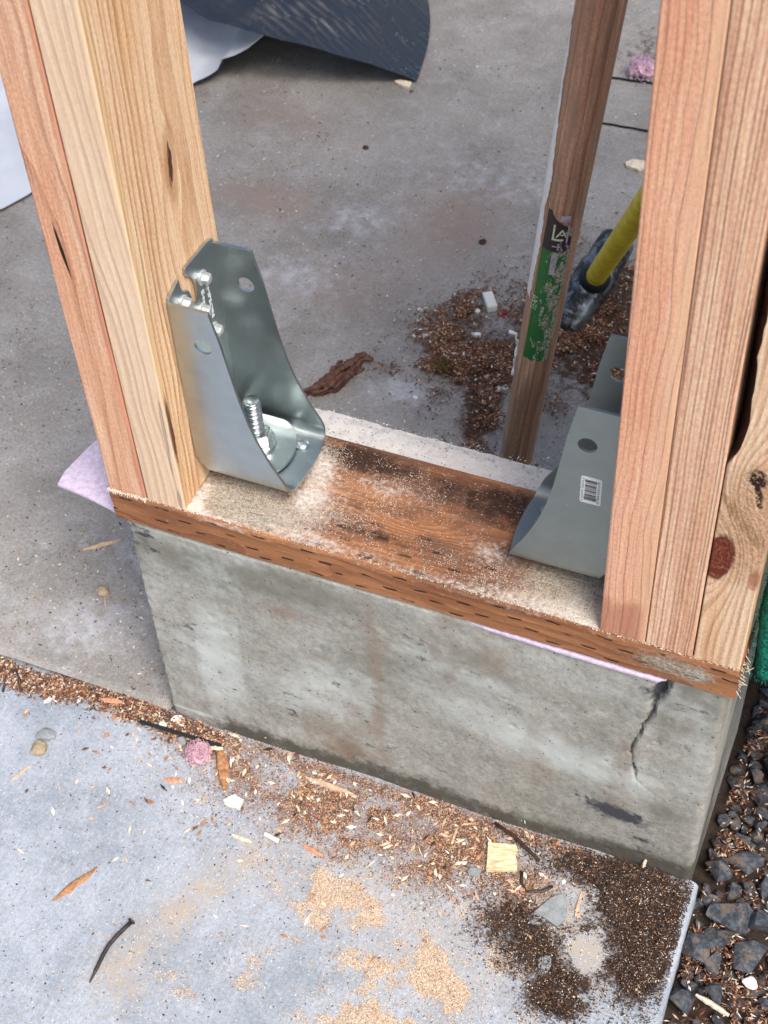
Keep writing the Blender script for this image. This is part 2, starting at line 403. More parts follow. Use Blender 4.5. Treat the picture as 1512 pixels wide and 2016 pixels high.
rustA = gb(U, V, 245, -200, 8, 120) * .45 + gb(U, V, 250, -120, 25, 40) * .3 + gb(U, V, 160, -110, 35, 12) * .5 + gb(U, V, 205, -310, 60, 18) * .4
lightA = gb(U, V, 75, -200, 26, 110, -8) * .5 + gb(U, V, 390, -190, 110, 30, -14) * .75 + gb(U, V, 330, -120, 90, 16, -10) * .5 + gb(U, V, 180, -220, 40, 40) * .4 + gb(U, V, 540, -120, 14, 90) * .4
lineA = np.exp(-((V + 330 + 5 * (fbm(U, U * 0, 60, 58) - .5)) / 2.2) ** 2) * (fbm(U, U * 0, 45, 59) > .52) * 1.1
lightA = lightA + lineA
darkA = gb(U, V, 478, -266, 36, 14, -8) * .95 + gb(U, V, 505, -300, 14, 5) * .7 + np.clip(1.15 - q * .75, 0, 1) * (wv > 1.2) * .62 + gb(U, V, 492, -62, 13, 10) * .55 + gb(U, V, 245, -325, 10, 8) * .5 + gb(U, V, 20, -70, 14, 20) * .4
scuff = sstep(.64, .76, fbm(U * .35, V + U * .05, 9, 64, 4)) * sstep(.45, .6, fbm(U, V, 90, 65, 2))
darkA = darkA + .5 * scuff + .5 * sstep(.78, .84, fbm(U, V, 5, 66, 2)) * sstep(.4, .6, fbm(U, V, 60, 67, 2))
greenA = greenA + .3 * sstep(.5, .74, fbm(U * .4, V, 36, 68, 4)) + .28 * sstep(500, 508, U) * (V > -210)
lightA = lightA + .3 * sstep(.5, .72, fbm(U * .45 + 40, V + .15 * U, 44, 69, 4)) + .22 * sstep(52, 56, U) * sstep(110, 107, U - (V + 100) * .05) * sstep(-130, -150, V)
rustA = rustA + .35 * sstep(.58, .72, fbm(U, V * .5, 40, 70, 4))
roughA = U * 0
# top face strip
ts = np.concatenate([np.linspace(3, 110, 8), np.linspace(118, cy1, 40)])
def ring(ulist):
    UU, TT = np.meshgrid(ulist, ts, indexing='ij'); return UU, TT
UT, TT = ring(us)
backw = 5 * (fbm(UT, UT * 0, 50, 61) - .5)
ZT = cz1 + 2 + (fbm(UT, TT, 9, 62) - .5) * 5 * (TT > 112) - sstep(cy1 - 14, cy1, TT) * 3
YT = TT + backw * sstep(120, cy1, TT)
# back wall column
bz = [-52, -80, -200, -368]
Xall = np.hstack([U[:, :1] * 0 + UT[:, ::-1], Xf]); Yall = np.hstack([YT[:, ::-1], Yf]); Zall = np.hstack([ZT[:, ::-1], V])
Xb = np.stack([us] * 4, 1)[:, ::-1]; Yb = np.stack([YT[:, -1] + 2.5 * i for i in (1, 2, 2.2, 2.4)], 1)[:, ::-1]; Zb = np.stack([np.full_like(us, z) for z in bz], 1)[:, ::-1]
Xall = np.hstack([Xb, Xall]); Yall = np.hstack([Yb, Yall]); Zall = np.hstack([Zb, Zall])
nt = len(ts) + 4
def cat(a, top=0.): return np.hstack([np.full((len(us), nt), top), a])
at = dict(green=cat(greenA), light=cat(lightA), rust=cat(rustA), damp=cat(damp), dark=cat(darkA), rough=cat(roughA, 0))
rt = (TT > 100).astype(float)[:, ::-1] * (.75 + .4 * (fbm(UT, TT, 30, 63)[:, ::-1] - .5)); at['rough'][:, 4:nt] = rt
nv = Xall.shape[1]
Vv = np.stack([Xall.ravel(), Yall.ravel(), Zall.ravel()], 1); Ff = [tuple(f) for f in grid_faces(len(us), nv)]
Ff.append(tuple(range(nv))[::-1] if False else tuple(range(nv - 1, -1, -1)))
last = (len(us) - 1) * nv; Ff.append(tuple(last + i for i in range(nv)))
curb = mobj('concrete_curb', Vv, Ff, M_CURB, (280, 96, -348), smooth=True)
bm = bmesh.new(); bm.from_mesh(curb.data); bmesh.ops.recalc_face_normals(bm, faces=bm.faces); bm.to_mesh(curb.data); bm.free()
for k, v in at.items(): add_attr(curb, k, v)
curb.data.set_sharp_from_angle(angle=radians(50))
setp(curb, 'cracked grey concrete curb block carrying the wooden sill plate', 'concrete curb')

# ------------------------------------------------------------------ pink sill seal foam
M_FOAM = plain('pink_foam', '#cdbed2', .8, 0, .16, .22, .8)
poly = [(-79, 41), (-77, 24), (-46, 17), (-13, 10), (6, 4), (60, 3), (330, 3), (350, 0), (380, -.3), (420, -1.), (470, -1.4), (498, -1.2), (505, 2), (505, 120), (4, 122), (-20, 108), (-68, 92)]
mb = MB(); mb.prism(poly, -42.6, -40.2)
o = mb.obj('sill_foam', M_FOAM, (-20, 60, -41))
bm = bmesh.new(); bm.from_mesh(o.data); bmesh.ops.triangulate(bm, faces=[f for f in bm.faces if len(f.verts) > 4])
bmesh.ops.subdivide_edges(bm, edges=bm.edges, cuts=3, use_grid_fill=True)
for v in bm.verts:
    wx = v.co.x * 1000 - 20; wy = v.co.y * 1000 + 60
    if wx < 0: v.co.z += (-.00006 * (wx ** 2) * .02) + .0004 * sin(wx * .12 + wy * .05)
    if wx > 320 and wy < 0: v.co.z -= .0012 * min(1, (wx - 320) / 80)
bm.to_mesh(o.data); bm.free()
setp(o, 'thin lavender pink foam strip squeezed between sill plate and concrete', 'foam strip')

# ------------------------------------------------------------------ sill plate
def plate_marks(M, P, x, y, z, col, h):
    # incising slots: staggered rows of short knife cuts
    for face, (u, w, pu, pw) in {'front': (x, z, 44., 9.), 'top': (x, y, 46., 12.)}.items():
        row = M.mth('FLOOR', M.mul(w, 1. / pw))
        off = M.mul(M.mth('FRACT', M.mul(row, .382)), pu)
        jit = M.mul(M.noise(M.comb(M.mth('FLOOR', M.mul(M.add(u, off), 1. / pu)), row, 2.), 3.7, 0), 24.)
        fu = M.mth('ABSOLUTE', M.sub(M.mth('FRACT', M.mul(M.add(M.add(u, off), jit), 1. / pu)), .5))
        fw = M.mth('ABSOLUTE', M.sub(M.mth('FRACT', M.add(M.mul(w, 1. / pw), M.mul(M.noise(M.scl(P, (.06, .06, .06)), 1, 1), .3))), .5))
        sl = M.mul(M.rng(fu, .10, .17, 1, 0), M.rng(fw, .07, .15, 1, 0))
        g = M.node('ShaderNodeNewGeometry').outputs['Normal']; nx, ny, nz = M.sep(g)
        sl = M.mul(sl, M.rng(nz, .5, .7, 0, 1) if face == 'top' else M.rng(ny, -.7, -.5, 1, 0))
        sl = M.mul(sl, M.rng(M.noise(M.scl(P, (.03, .05, .09)), 1, 2), .40, .50))
        if face == 'top': sl = M.mul(sl, M.mul(.8, M.rng(y, -30., 0., 1, .3)))
        col = M.mix(M.mul(sl, .92), col, (.014, .007, .004)); h = M.sub(h, M.mul(sl, 2.5))
    return col, h
def make_plate_mat():
    M = Mat('treated_sill_wood'); P = M.pos(); x, y, z = M.sep(P)
    g = M.node('ShaderNodeNewGeometry').outputs['Normal']; nx, ny, nz = M.sep(g); top = M.rng(nz, .5, .7)
    # grain along x, swirling round a flat knot on the top
    e = M.mth('POWER', 2.718, M.mul(M.add(M.mth('POWER', M.mul(M.sub(x, -10.), 1 / 46.), 2.), M.mth('POWER', M.mul(M.sub(y, -6.), 1 / 17.), 2.)), -1.))
    dy = M.sub(y, 40.); dz = M.add(z, 30.)
    r = M.mth('SQRT', M.add(M.mul(dy, dy), M.mul(dz, dz)))
    r = M.add(r, M.mul(M.sub(M.noise(M.scl(P, (.006, .02, .02)), 1, 2), .5), 26.)); r = M.add(r, M.mul(e, -17.))
    rr = M.mul(r, .2); f = M.mth('FRACT', rr)
    lt = M.mul(M.rng(f, .25, .9), M.rng(f, .93, 1., 1, 0))
    fib = M.noise(M.scl(P, (.03, .9, .9)), 1, 4, .7)
    c = M.mix(M.rng(M.noise(M.scl(P, (.006, .03, .03)), 1, 3), .35, .65), '#a3704c', '#8c5c3e')
    c = M.mix(M.mul(lt, .4), c, '#5d3a25')
    worn = M.rng(M.noise(M.scl(P, (.012, .04, .04)), 1, 4, .65), .40, .62)
    c = M.mix(M.mul(top, M.mul(worn, .75)), c, '#644a3d')
    c = M.mix(.4, c, M.mix(M.rng(fib, .3, .7, smooth=False), (.22, .22, .22), (.78, .78, .78)), 'OVERLAY')
    h = M.add(M.mul(lt, .5), M.mul(fib, .6))
    c, h = plate_marks(M, P, x, y, z, c, h)
    c, _ = M.layer(c, M.attr('dark'), '#3a261c', .08, 1.0, .25)
    c, f1 = M.layer(c, M.attr('sand'), M.mix(M.rng(M.noise(P, .45, 3, .75), .35, .65), '#857c6d', '#b5ac9e'), .2, 1.3, .4)
    c, f2 = M.layer(c, M.attr('powder'), '#d9d1c7', .22, 1.35, .42)
    fr = M.rng(M.noise(P, .4, 4, .8), .57, .68)
    c = M.mix(M.mul(M.mul(fr, top), .3), c, '#b89d8a')
    h = M.add(h, M.mul(M.add(f1, f2), M.mul(M.noise(P, .5, 3, .75), 2.2)))
    return M.out(c, .8, 0., M.bump(h, .6, .0011), .2)
M_PLATE = make_plate_mat()
PD = 126.5
xs = np.linspace(0, 560.5, 225); prof = []
for i in range(8): prof.append((PD, -38 + 36 * i / 7))
prof += [(PD - 1, -.7)]
for i in range(54): prof.append((PD - 2.5 - (PD - 5) * i / 53, 0))
prof += [(1, -.7)]
for i in range(12): prof.append((0, -2 - 35 * i / 11))
prof += [(1, -38), (PD * .5, -38)]
prof = np.array(prof)
X = np.repeat(xs[:, None], len(prof), 1); Y = np.repeat(prof[None, :, 0], len(xs), 0); Z = np.repeat(prof[None, :, 1], len(xs), 0)
top = (Z > -.5); front = (Y < .5)
Z = Z + top * ((fbm(X * .25, Y, 12, 71) - .5) * 1.2 - gb(X, Y, 356, 100, 170, 14, 3) * 1.0)
Y = Y + front * (fbm(X * .2, Z, 7, 72) - .5) * 1.2
Z = Z - (prof[None, :, 1] > -1) * sstep(106, 126, Y) * (fbm(X, X * 0, 30, 73)) * 2.5
ends = (fbm(Y, Z, 5, 74) - .5) * 3; X[0] += ends[0]; X[-1] += ends[-1] * 1.5
powder = np.zeros_like(X); sand = np.zeros_like(X); dk = np.zeros_like(X)
powder += gb(X, Y, 165, 88, 16, 30, 20) * .95 + gb(X, Y, 178, 30, 40, 26, 30) * .5 + gb(X, Y, 80, 12, 8, 34) * 1.2 + gb(X, Y, 95, 4, 30, 5) * .8 + gb(X, Y, 168, 50, 16, 18) * .65
powder += gb(X, Y, 400, 8, 60, 12) * .85 + gb(X, Y, 432, 30, 25, 24) * .7 + gb(X, Y, 440, 8, 14, 12) * .7 + gb(X, Y, 340, 46, 22, 14) * .55 + gb(X, Y, 230, 84, 34, 14) * .5 + gb(X, Y, 190, 8, 60, 8) * .55 + gb(X, Y, 300, 5, 60, 5) * .4
sand += gb(X, Y, 110, 28, 42, 24) * 1.0 + gb(X, Y, 418, 36, 48, 30) * 1.15 + gb(X, Y, 140, 20, 40, 14) * .7 + gb(X, Y, 120, 70, 36, 34) * .8
dk += gb(X, Y, 350, 108, 130, 18, 2) * .62 + gb(X, Y, 190, 110, 50, 18) * .7 + gb(X, Y, 330, 84, 60, 16) * .45 + gb(X, Y, 240, 32, 60, 10, -4) * .55
powder = powder * top; sand = sand * top; dk = dk * top
topedge = (Z > -7) & front
powder = powder + topedge * (.35 * (fbm(X, X * 0, 30, 75)) + gb(X, 0 * X, 110, 0, 30, 1) * .4)
sand = sand + front * (gb(X, Z, 500, -19, 26, 13) * .75 + gb(X, Z, 530, -20, 12, 10) * .8)
Vv = np.stack([X.ravel(), Y.ravel(), Z.ravel()], 1); npf = len(prof); Ff = [tuple(f) for f in grid_faces(len(xs), npf)]
for i in range(len(xs) - 1): Ff.append((i * npf, i * npf + npf - 1, (i + 1) * npf + npf - 1, (i + 1) * npf))
Ff += [tuple(range(npf)), tuple((len(xs) - 1) * npf + i for i in range(npf - 1, -1, -1))]
plate = mobj('sill_plate', Vv, Ff, M_PLATE, (280, 63, -19), smooth=True)
bm = bmesh.new(); bm.from_mesh(plate.data); bmesh.ops.recalc_face_normals(bm, faces=bm.faces); bm.to_mesh(plate.data); bm.free()
add_attr(plate, 'powder', powder * .72); add_attr(plate, 'sand', sand); add_attr(plate, 'dark', dk)
plate.data.set_sharp_from_angle(angle=radians(35))
setp(plate, 'brown treated sill plate with knife slots, dusted with pale sawdust', 'sill plate')

# ------------------------------------------------------------------ studs
def stud_mesh(name, x0, x1, mat, label, y1=123., height=2250., wane=None, y0=0., seed=0):
    zs = np.concatenate([np.arange(1.5, 620, 6.), np.arange(620, height + 1, 60.)])
    r = 2.6; base = []
    cs = [(x1 - r, y0 + r, -90, 0), (x1 - r, y1 - r, 0, 90), (x0 + r, y1 - r, 90, 180), (x0 + r, y0 + r, 180, 270)]
    for (cx, cy, a0, a1) in cs:
        for k in range(4):
            a = radians(a0 + (a1 - a0) * k / 3); base.append((cx + r * cos(a), cy + r * sin(a)))
        # intermediate points along the following side
        nx = cs[(cs.index((cx, cy, a0, a1)) + 1) % 4]
        a = radians(a1); pa = (cx + r * cos(a), cy + r * sin(a)); b = radians(nx[2]); pb = (nx[0] + r * cos(b), nx[1] + r * sin(b))
        nn = 9 if abs(pa[0] - pb[0]) < 1 else 6
        for k in range(1, nn): base.append((pa[0] + (pb[0] - pa[0]) * k / nn, pa[1] + (pb[1] - pa[1]) * k / nn))
    B = np.array(base); n = len(B)
    X = np.repeat(B[None, :, 0], len(zs), 0); Y = np.repeat(B[None, :, 1], len(zs), 0); Z = np.repeat(zs[:, None], n, 1)
    nz = (fbm(X * 3 + Y * 3, Z * .12, 9, 80 + seed) - .5) * .9
    cx, cy = (x0 + x1) / 2, (y0 + y1) / 2
    dX = np.where(X > x1 - .2, 1, np.where(X < x0 + .2, -1, 0)); dY = np.where(Y < y0 + .2, -1, np.where(Y > y1 - .2, 1, 0))
    X = X + dX * (nz - .45); Y = Y + dY * (nz * .9) + (dY == -1) * .3
    if wane:
        w, dpt = wane(zs); w = w[:, None]; dpt = dpt[:, None]
        u = np.clip(1 - (X - x0) / np.maximum(w, .01), 0, 1) * (w > .05); v = np.clip(1 - (Y - y0) / np.maximum(dpt, .01), 0, 1) * (w > .05)
        k = np.minimum(u, 1) * v
        # push points of the front-left corner onto a ragged chamfer
        rag = (fbm(Z * .6, Y, 12, 91) - .5) * 3
        X = np.where((X < x0 + 3.2) & (w > .05), X + (w + rag) * np.clip(v, 0, 1) ** .7, X)
        Xfr = (Y < y0 + 3) & (X > x0 + 3.2) & (X < x1 - 4)
        X = np.where(Xfr & (w > .05), np.maximum(X, x0 + w + rag + .5 + (X - x0) * .25), X)
    F = [tuple(q) for q in grid_faces(len(zs), n)] + [(i * n + n - 1, (i + 1) * n + n - 1, (i + 1) * n, i * n) for i in range(len(zs) - 1)]
    F += [tuple(range(n - 1, -1, -1)), tuple((len(zs) - 1) * n + i for i in range(n))]
    o = mobj(name, np.stack([X.ravel(), Y.ravel(), Z.ravel()], 1), F, mat, (cx, cy, 0), smooth=True)
    bm = bmesh.new(); bm.from_mesh(o.data); bmesh.ops.recalc_face_normals(bm, faces=bm.faces); bm.to_mesh(o.data); bm.free()
    o.data.set_sharp_from_angle(angle=radians(40))
    return setp(o, label, 'stud', 'wooden studs on the sill plate')

# object coordinates of a stud: x, y from the stud's centre line, z from the plate
def mk1(M, P, x, y, z, col, h, kd):
    n = M.noise(M.scl(P, (.4, .4, .05)), 1, 2)
    c = ell(M, M.sub(x, M.mul(M.sub(z, 272.), -.09)), z, -4.2, 272, 1.7, 29, 0, n, .5, .6, 1.05)
    col = M.mix(c, col, (.02, .008, .004)); h = M.sub(h, M.mul(c, 3))
    red = M.mul(M.rng(M.add(x, M.mul(M.sub(n, .5), 4.)), 13.5, 17.5), M.rng(y, -58., -60., 0, 1))
    col = M.mix(M.mul(red, .8), col, '#c4886c')
    return col, h
W1 = wood('fir_pinkish_left', (-22, 46), (-.012, .01), .30, '#dcb294', '#ae775a', '#d29e7e', marks=mk1, seed=1, late=.75)
def mk2(M, P, x, y, z, col, h, kd):
    n = M.noise(M.scl(P, (.25, .25, .06)), 1, 3)
    # knot on the wide face
    fx = M.rng(x, 16.2, 17.2)
    k = M.mul(ell(M, y, z, 12., 313., 4.2, 21., -6, n, 1.5, .5, 1.0), fx)
    col = M.mix(M.mul(k, .95), col, '#432416'); h = M.sub(h, M.mul(k, 1.5))
    kh = M.mul(M.sub(ell(M, y, z, 12., 313., 10., 40., -6, n, .6), k), fx); col = M.mix(M.mul(kh, .5), col, '#a9744c')
    # resin streak low down near the corner
    s1 = M.mul(ell(M, M.sub(x, M.mul(M.sub(z, 80.), .025)), z, 13.6, 92, 2.0, 52, 0, n, .8, .6, 1.0), M.rng(y, -58., -60., 0, 1))
    s2 = M.mul(ell(M, y, z, -57., 95., 4.0, 50., 0, n, .9, .5, 1.), fx)
    s3 = M.mul(ell(M, x, z, 14.5, 13., 2.2, 12., 0, n, .3), M.rng(y, -58., -60., 0, 1))
    s = M.mth('MAXIMUM', M.mth('MAXIMUM', s1, s2), s3)
    col = M.mix(M.mul(s, .9), col, '#4d2614'); h = M.sub(h, M.mul(s, 1.2))
    yl = M.mul(M.rng(M.add(x, M.mul(M.sub(n, .5), 5.)), 13.5, 16.), M.mul(M.rng(y, -53., -55., 0, 1), M.rng(z, 110., 160.))); col = M.mix(M.mul(yl, .55), col, '#e0bd86')
    pale = M.mul(M.rng(y, -58., -60., 0, 1), .55); col = M.mix(pale, col, '#e2ccb4')
    return col, h
W2 = wood('fir_yellow_left', (-52, 12), (.0, .035), .24, '#e3c3a0', '#b88659', '#dab188', axis='y', knots=[(11, 313, 12, 40, 5.)], marks=mk2, seed=2, late=.95, wob=6)
def mk3(M, P, x, y, z, col, h, kd):
    n = M.noise(M.scl(P, (.05, .05, .01)), 1, 3)
    col = M.mix(M.mul(M.rng(M.add(x, M.mul(M.sub(n, .5), 16.)), 2., 22.), .6), col, '#dcb896')
    d = M.mul(M.rng(M.add(z, M.mul(M.sub(M.noise(M.scl(P, (.12, .12, .03)), 1, 3), .5), 40.)), 34., 52., 1, 0), M.rng(x, 19., 10., 0, 1)); col = M.mix(M.mul(d, .55), col, '#9c5f49')
    return col, h
W3 = wood('fir_pink_right', (40, 60), (.016, .0), .5, '#dcab8e', '#bb8467', '#d29b7e', seed=3, late=.5,
          marks=mk3)
W4 = wood('fir_striped_right', (-88, 8), (.012, .0), .42, '#dfb89a', '#ab775a', '#d2a586', seed=4, late=.75, wob=3.)
def mk5(M, P, x, y, z, col, h, kd):
    n = M.noise(M.scl(P, (.12, .12, .12)), 1, 4, .65); nf = M.noise(P, .5, 3, .7)
    fy = M.rng(y, -57., -59., 0, 1)
    k1 = M.mul(ell(M, x, z, -12.5, 127., 12., 29., -6, n, .4, .8, 1.0), fy)
    ring = M.rng(M.mth('ABSOLUTE', M.sub(M.mth('FRACT', M.mul(M.vor(P, .13), 3.)), .5)), .0, .10, 1, 0)
    col = M.mix(k1, col, M.mix(M.mul(ring, .45), '#6a2f20', '#c58f6c'))
    k2 = M.mul(ell(M, x, z, 3., 217., 9., 10., 25, n, 1.5, .6, 1.0), fy); k3 = M.mul(ell(M, x, z, 6., 201., 3.2, 17., 12, n, 1.1, .6, 1.), fy)
    k = M.mth('MAXIMUM', k2, k3); k = M.mul(k, M.rng(M.noise(P, .22, 3, .7), .36, .5)); col = M.mix(k, col, '#2b1c16'); h = M.sub(h, M.mul(k, 2.))
    rg = M.mul(ell(M, x, z, 5., 172., 26., 72., 0, n, .6, .6, 1.1), fy)
    rg = M.mul(rg, M.sub(1., M.mth('MAXIMUM', k, k1)))
    col = M.mix(M.mul(rg, .55), col, M.mix(M.rng(nf, .35, .65), '#8d5c3c', '#d3a67e'))
    h = M.add(h, M.mul(rg, M.mul(nf, 2.5)))
    sw = M.mul(ell(M, M.add(x, M.mul(M.sub(z, 165.), .75)), z, 4., 165., 7., 34., 0, n, .5), fy)
    col = M.mix(M.mul(M.mul(sw, .6), M.rng(M.noise(M.scl(P, (.5, .5, .1)), 1, 2), .3, .7)), col, '#8a6a40')
    k4 = M.mul(ell(M, x, z, 15.5, 112., 6., 13., 0, n, .8, .5, 1.1), fy); col = M.mix(M.mul(k4, .7), col, '#9a5638')
    bark = M.mul(M.rng(z, 215., 232.), M.rng(M.sub(M.mth('ABSOLUTE', M.node('ShaderNodeNewGeometry').outputs['Normal']), 0.) if False else M.attr('bark'), .4, .6))
    col = M.mix(bark, col, M.mix(M.rng(n, .4, .6), '#2a1710', '#4f2a1c')); h = M.add(h, M.mul(bark, M.mul(n, 3.)))
    return col, h
W5 = wood('fir_knotty_right', (-46, 30), (.02, .0), .36, '#e2c3a4', '#b4855f', '#d6ae8b', axis='x', knots=[(-12.5, 127, 18, 44, -11.), (4, 205, 18, 44, 12.)], marks=mk5, seed=5, late=.75, wob=3.)

stud_mesh('stud', 0.4, 37.6, W1, 'pinkish stud with a dark split in its edge, outermost on the left', seed=1)
s2 = stud_mesh('stud', 38.2, 75.8, W2, 'pale yellow stud with a dark oval knot on its wide face', seed=2)
stud_mesh('stud', 446.2, 484.0, W3, 'smooth salmon pink stud beside the bracket with the barcode label', seed=3)
stud_mesh('stud', 483.9, 522.2, W4, 'closely striped stud between the salmon stud and the knotty stud', seed=4)
def wane(z):
    w = np.interp(z, [0, 225, 238, 262, 330, 400, 520, 2300], [0, 0, 5.5, 8.0, 6.2, 6.0, 6.5, 6.5]); w = w + (fbm(z, z * 0, 30, 97) - .5) * 2 * (z > 235)
    d = np.where(z > 225, 26., 0.); return w, d
s5 = stud_mesh('stud', 522.6, 560., W5, 'knotty stud with red-brown knot and bark edge above green mesh', wane=wane, seed=5)
co = np.zeros(len(s5.data.vertices) * 3); s5.data.vertices.foreach_get('co', co); co = co.reshape(-1, 3) * 1000
bk = ((co[:, 0] < -8) & (co[:, 1] > -60.5) & (co[:, 2] > 222)).astype(float); add_attr(s5, 'bark', bk)

# ------------------------------------------------------------------ galvanised brackets, screws, bolts
def make_zinc(name, base='#bec7c8', rough=.34, bump=.02):
    M = Mat(name); P = M.pos()
    n = M.noise(P, .05, 4, .6); n2 = M.noise(M.scl(P, (.35, .35, .03)), 1, 3, .6); sp = M.vor(P, .09, 'F1', 'Color')
    spv = M.node('ShaderNodeSeparateColor', {0: sp}).outputs[0]
    b = lin(base)[:3]
    col = M.mix(M.rng(n, .3, .7), tuple(x * .96 for x in b), tuple(min(1, x * 1.04) for x in b))
    col = M.mix(M.mul(spv, .12), col, tuple(x * .6 for x in b))
    spk = M.mul(M.rng(M.vor(P, .33), .06, .16, 1, 0), M.rng(M.noise(P, .035, 2), .60, .66)); col = M.mix(M.mul(spk, .8), col, (.85, .85, .82))
    rg = M.add(M.rng(n, .3, .7, rough - .015, rough + .015), M.mul(M.sub(n2, .5), .05)); rg = M.add(rg, M.mul(spk, .4))
    return M.out(col, rg, M.sub(1., M.mul(spk, .9)), M.bump(M.add(n2, M.mul(n, .5)), bump, .001))
M_ZINC = make_zinc('galvanised_sheet'); M_DULL = make_zinc('dull_sheet', '#9aa19d', .46); M_ZINC2 = make_zinc('zinc_bolt', '#b9bebe', .28, .08)
M_SCREW = plain('zinc_screw', '#c3c8c8', .42, .55, .08, .3, .1)
M_WHITE = plain('white_print', '#d8dadb', .6, 0, .06, .3, .1)
M_PRINT = plain('engraved_print', '#d8dede', .5, 0., .1, .5, .1)
M_INK = plain('black_ink', '#1c1f2a', .6, 0, .2, .5, .1)

def text_mesh(body, size, xdir, ydir, org, mat, name, parent, base, depth=.12, fit=None, fn=None):
    """flat lettering laid on a face: xdir reading direction, ydir letter-up direction (mm)"""
    cu = bpy.data.curves.new('lettering', 'FONT'); cu.body = body; cu.size = size; cu.resolution_u = 2; cu.extrude = depth
    ob = bpy.data.objects.new('lettering', cu); COL.objects.link(ob); bpy.context.view_layer.update()
    me = bpy.data.meshes.new_from_object(ob.evaluated_get(bpy.context.evaluated_depsgraph_get()))
    bpy.data.objects.remove(ob); bpy.data.curves.remove(cu)
    xd, yd = Vector(xdir).normalized(), Vector(ydir).normalized(); zd = xd.cross(yd)
    xsn = [v.co.x for v in me.vertices]; k = 1. if fit is None else fit / (max(xsn) - min(xsn))
    vs = []
    for v in me.vertices:
        if fn: vs.append(fn(v.co.x * k, v.co.y, v.co.z))
        else: vs.append(Vector(org) + xd * v.co.x * k + yd * v.co.y + zd * v.co.z)
    fs = [tuple(p.vertices) for p in me.polygons]; bpy.data.meshes.remove(me)
    return mobj(name, vs, fs, mat, base, parent)

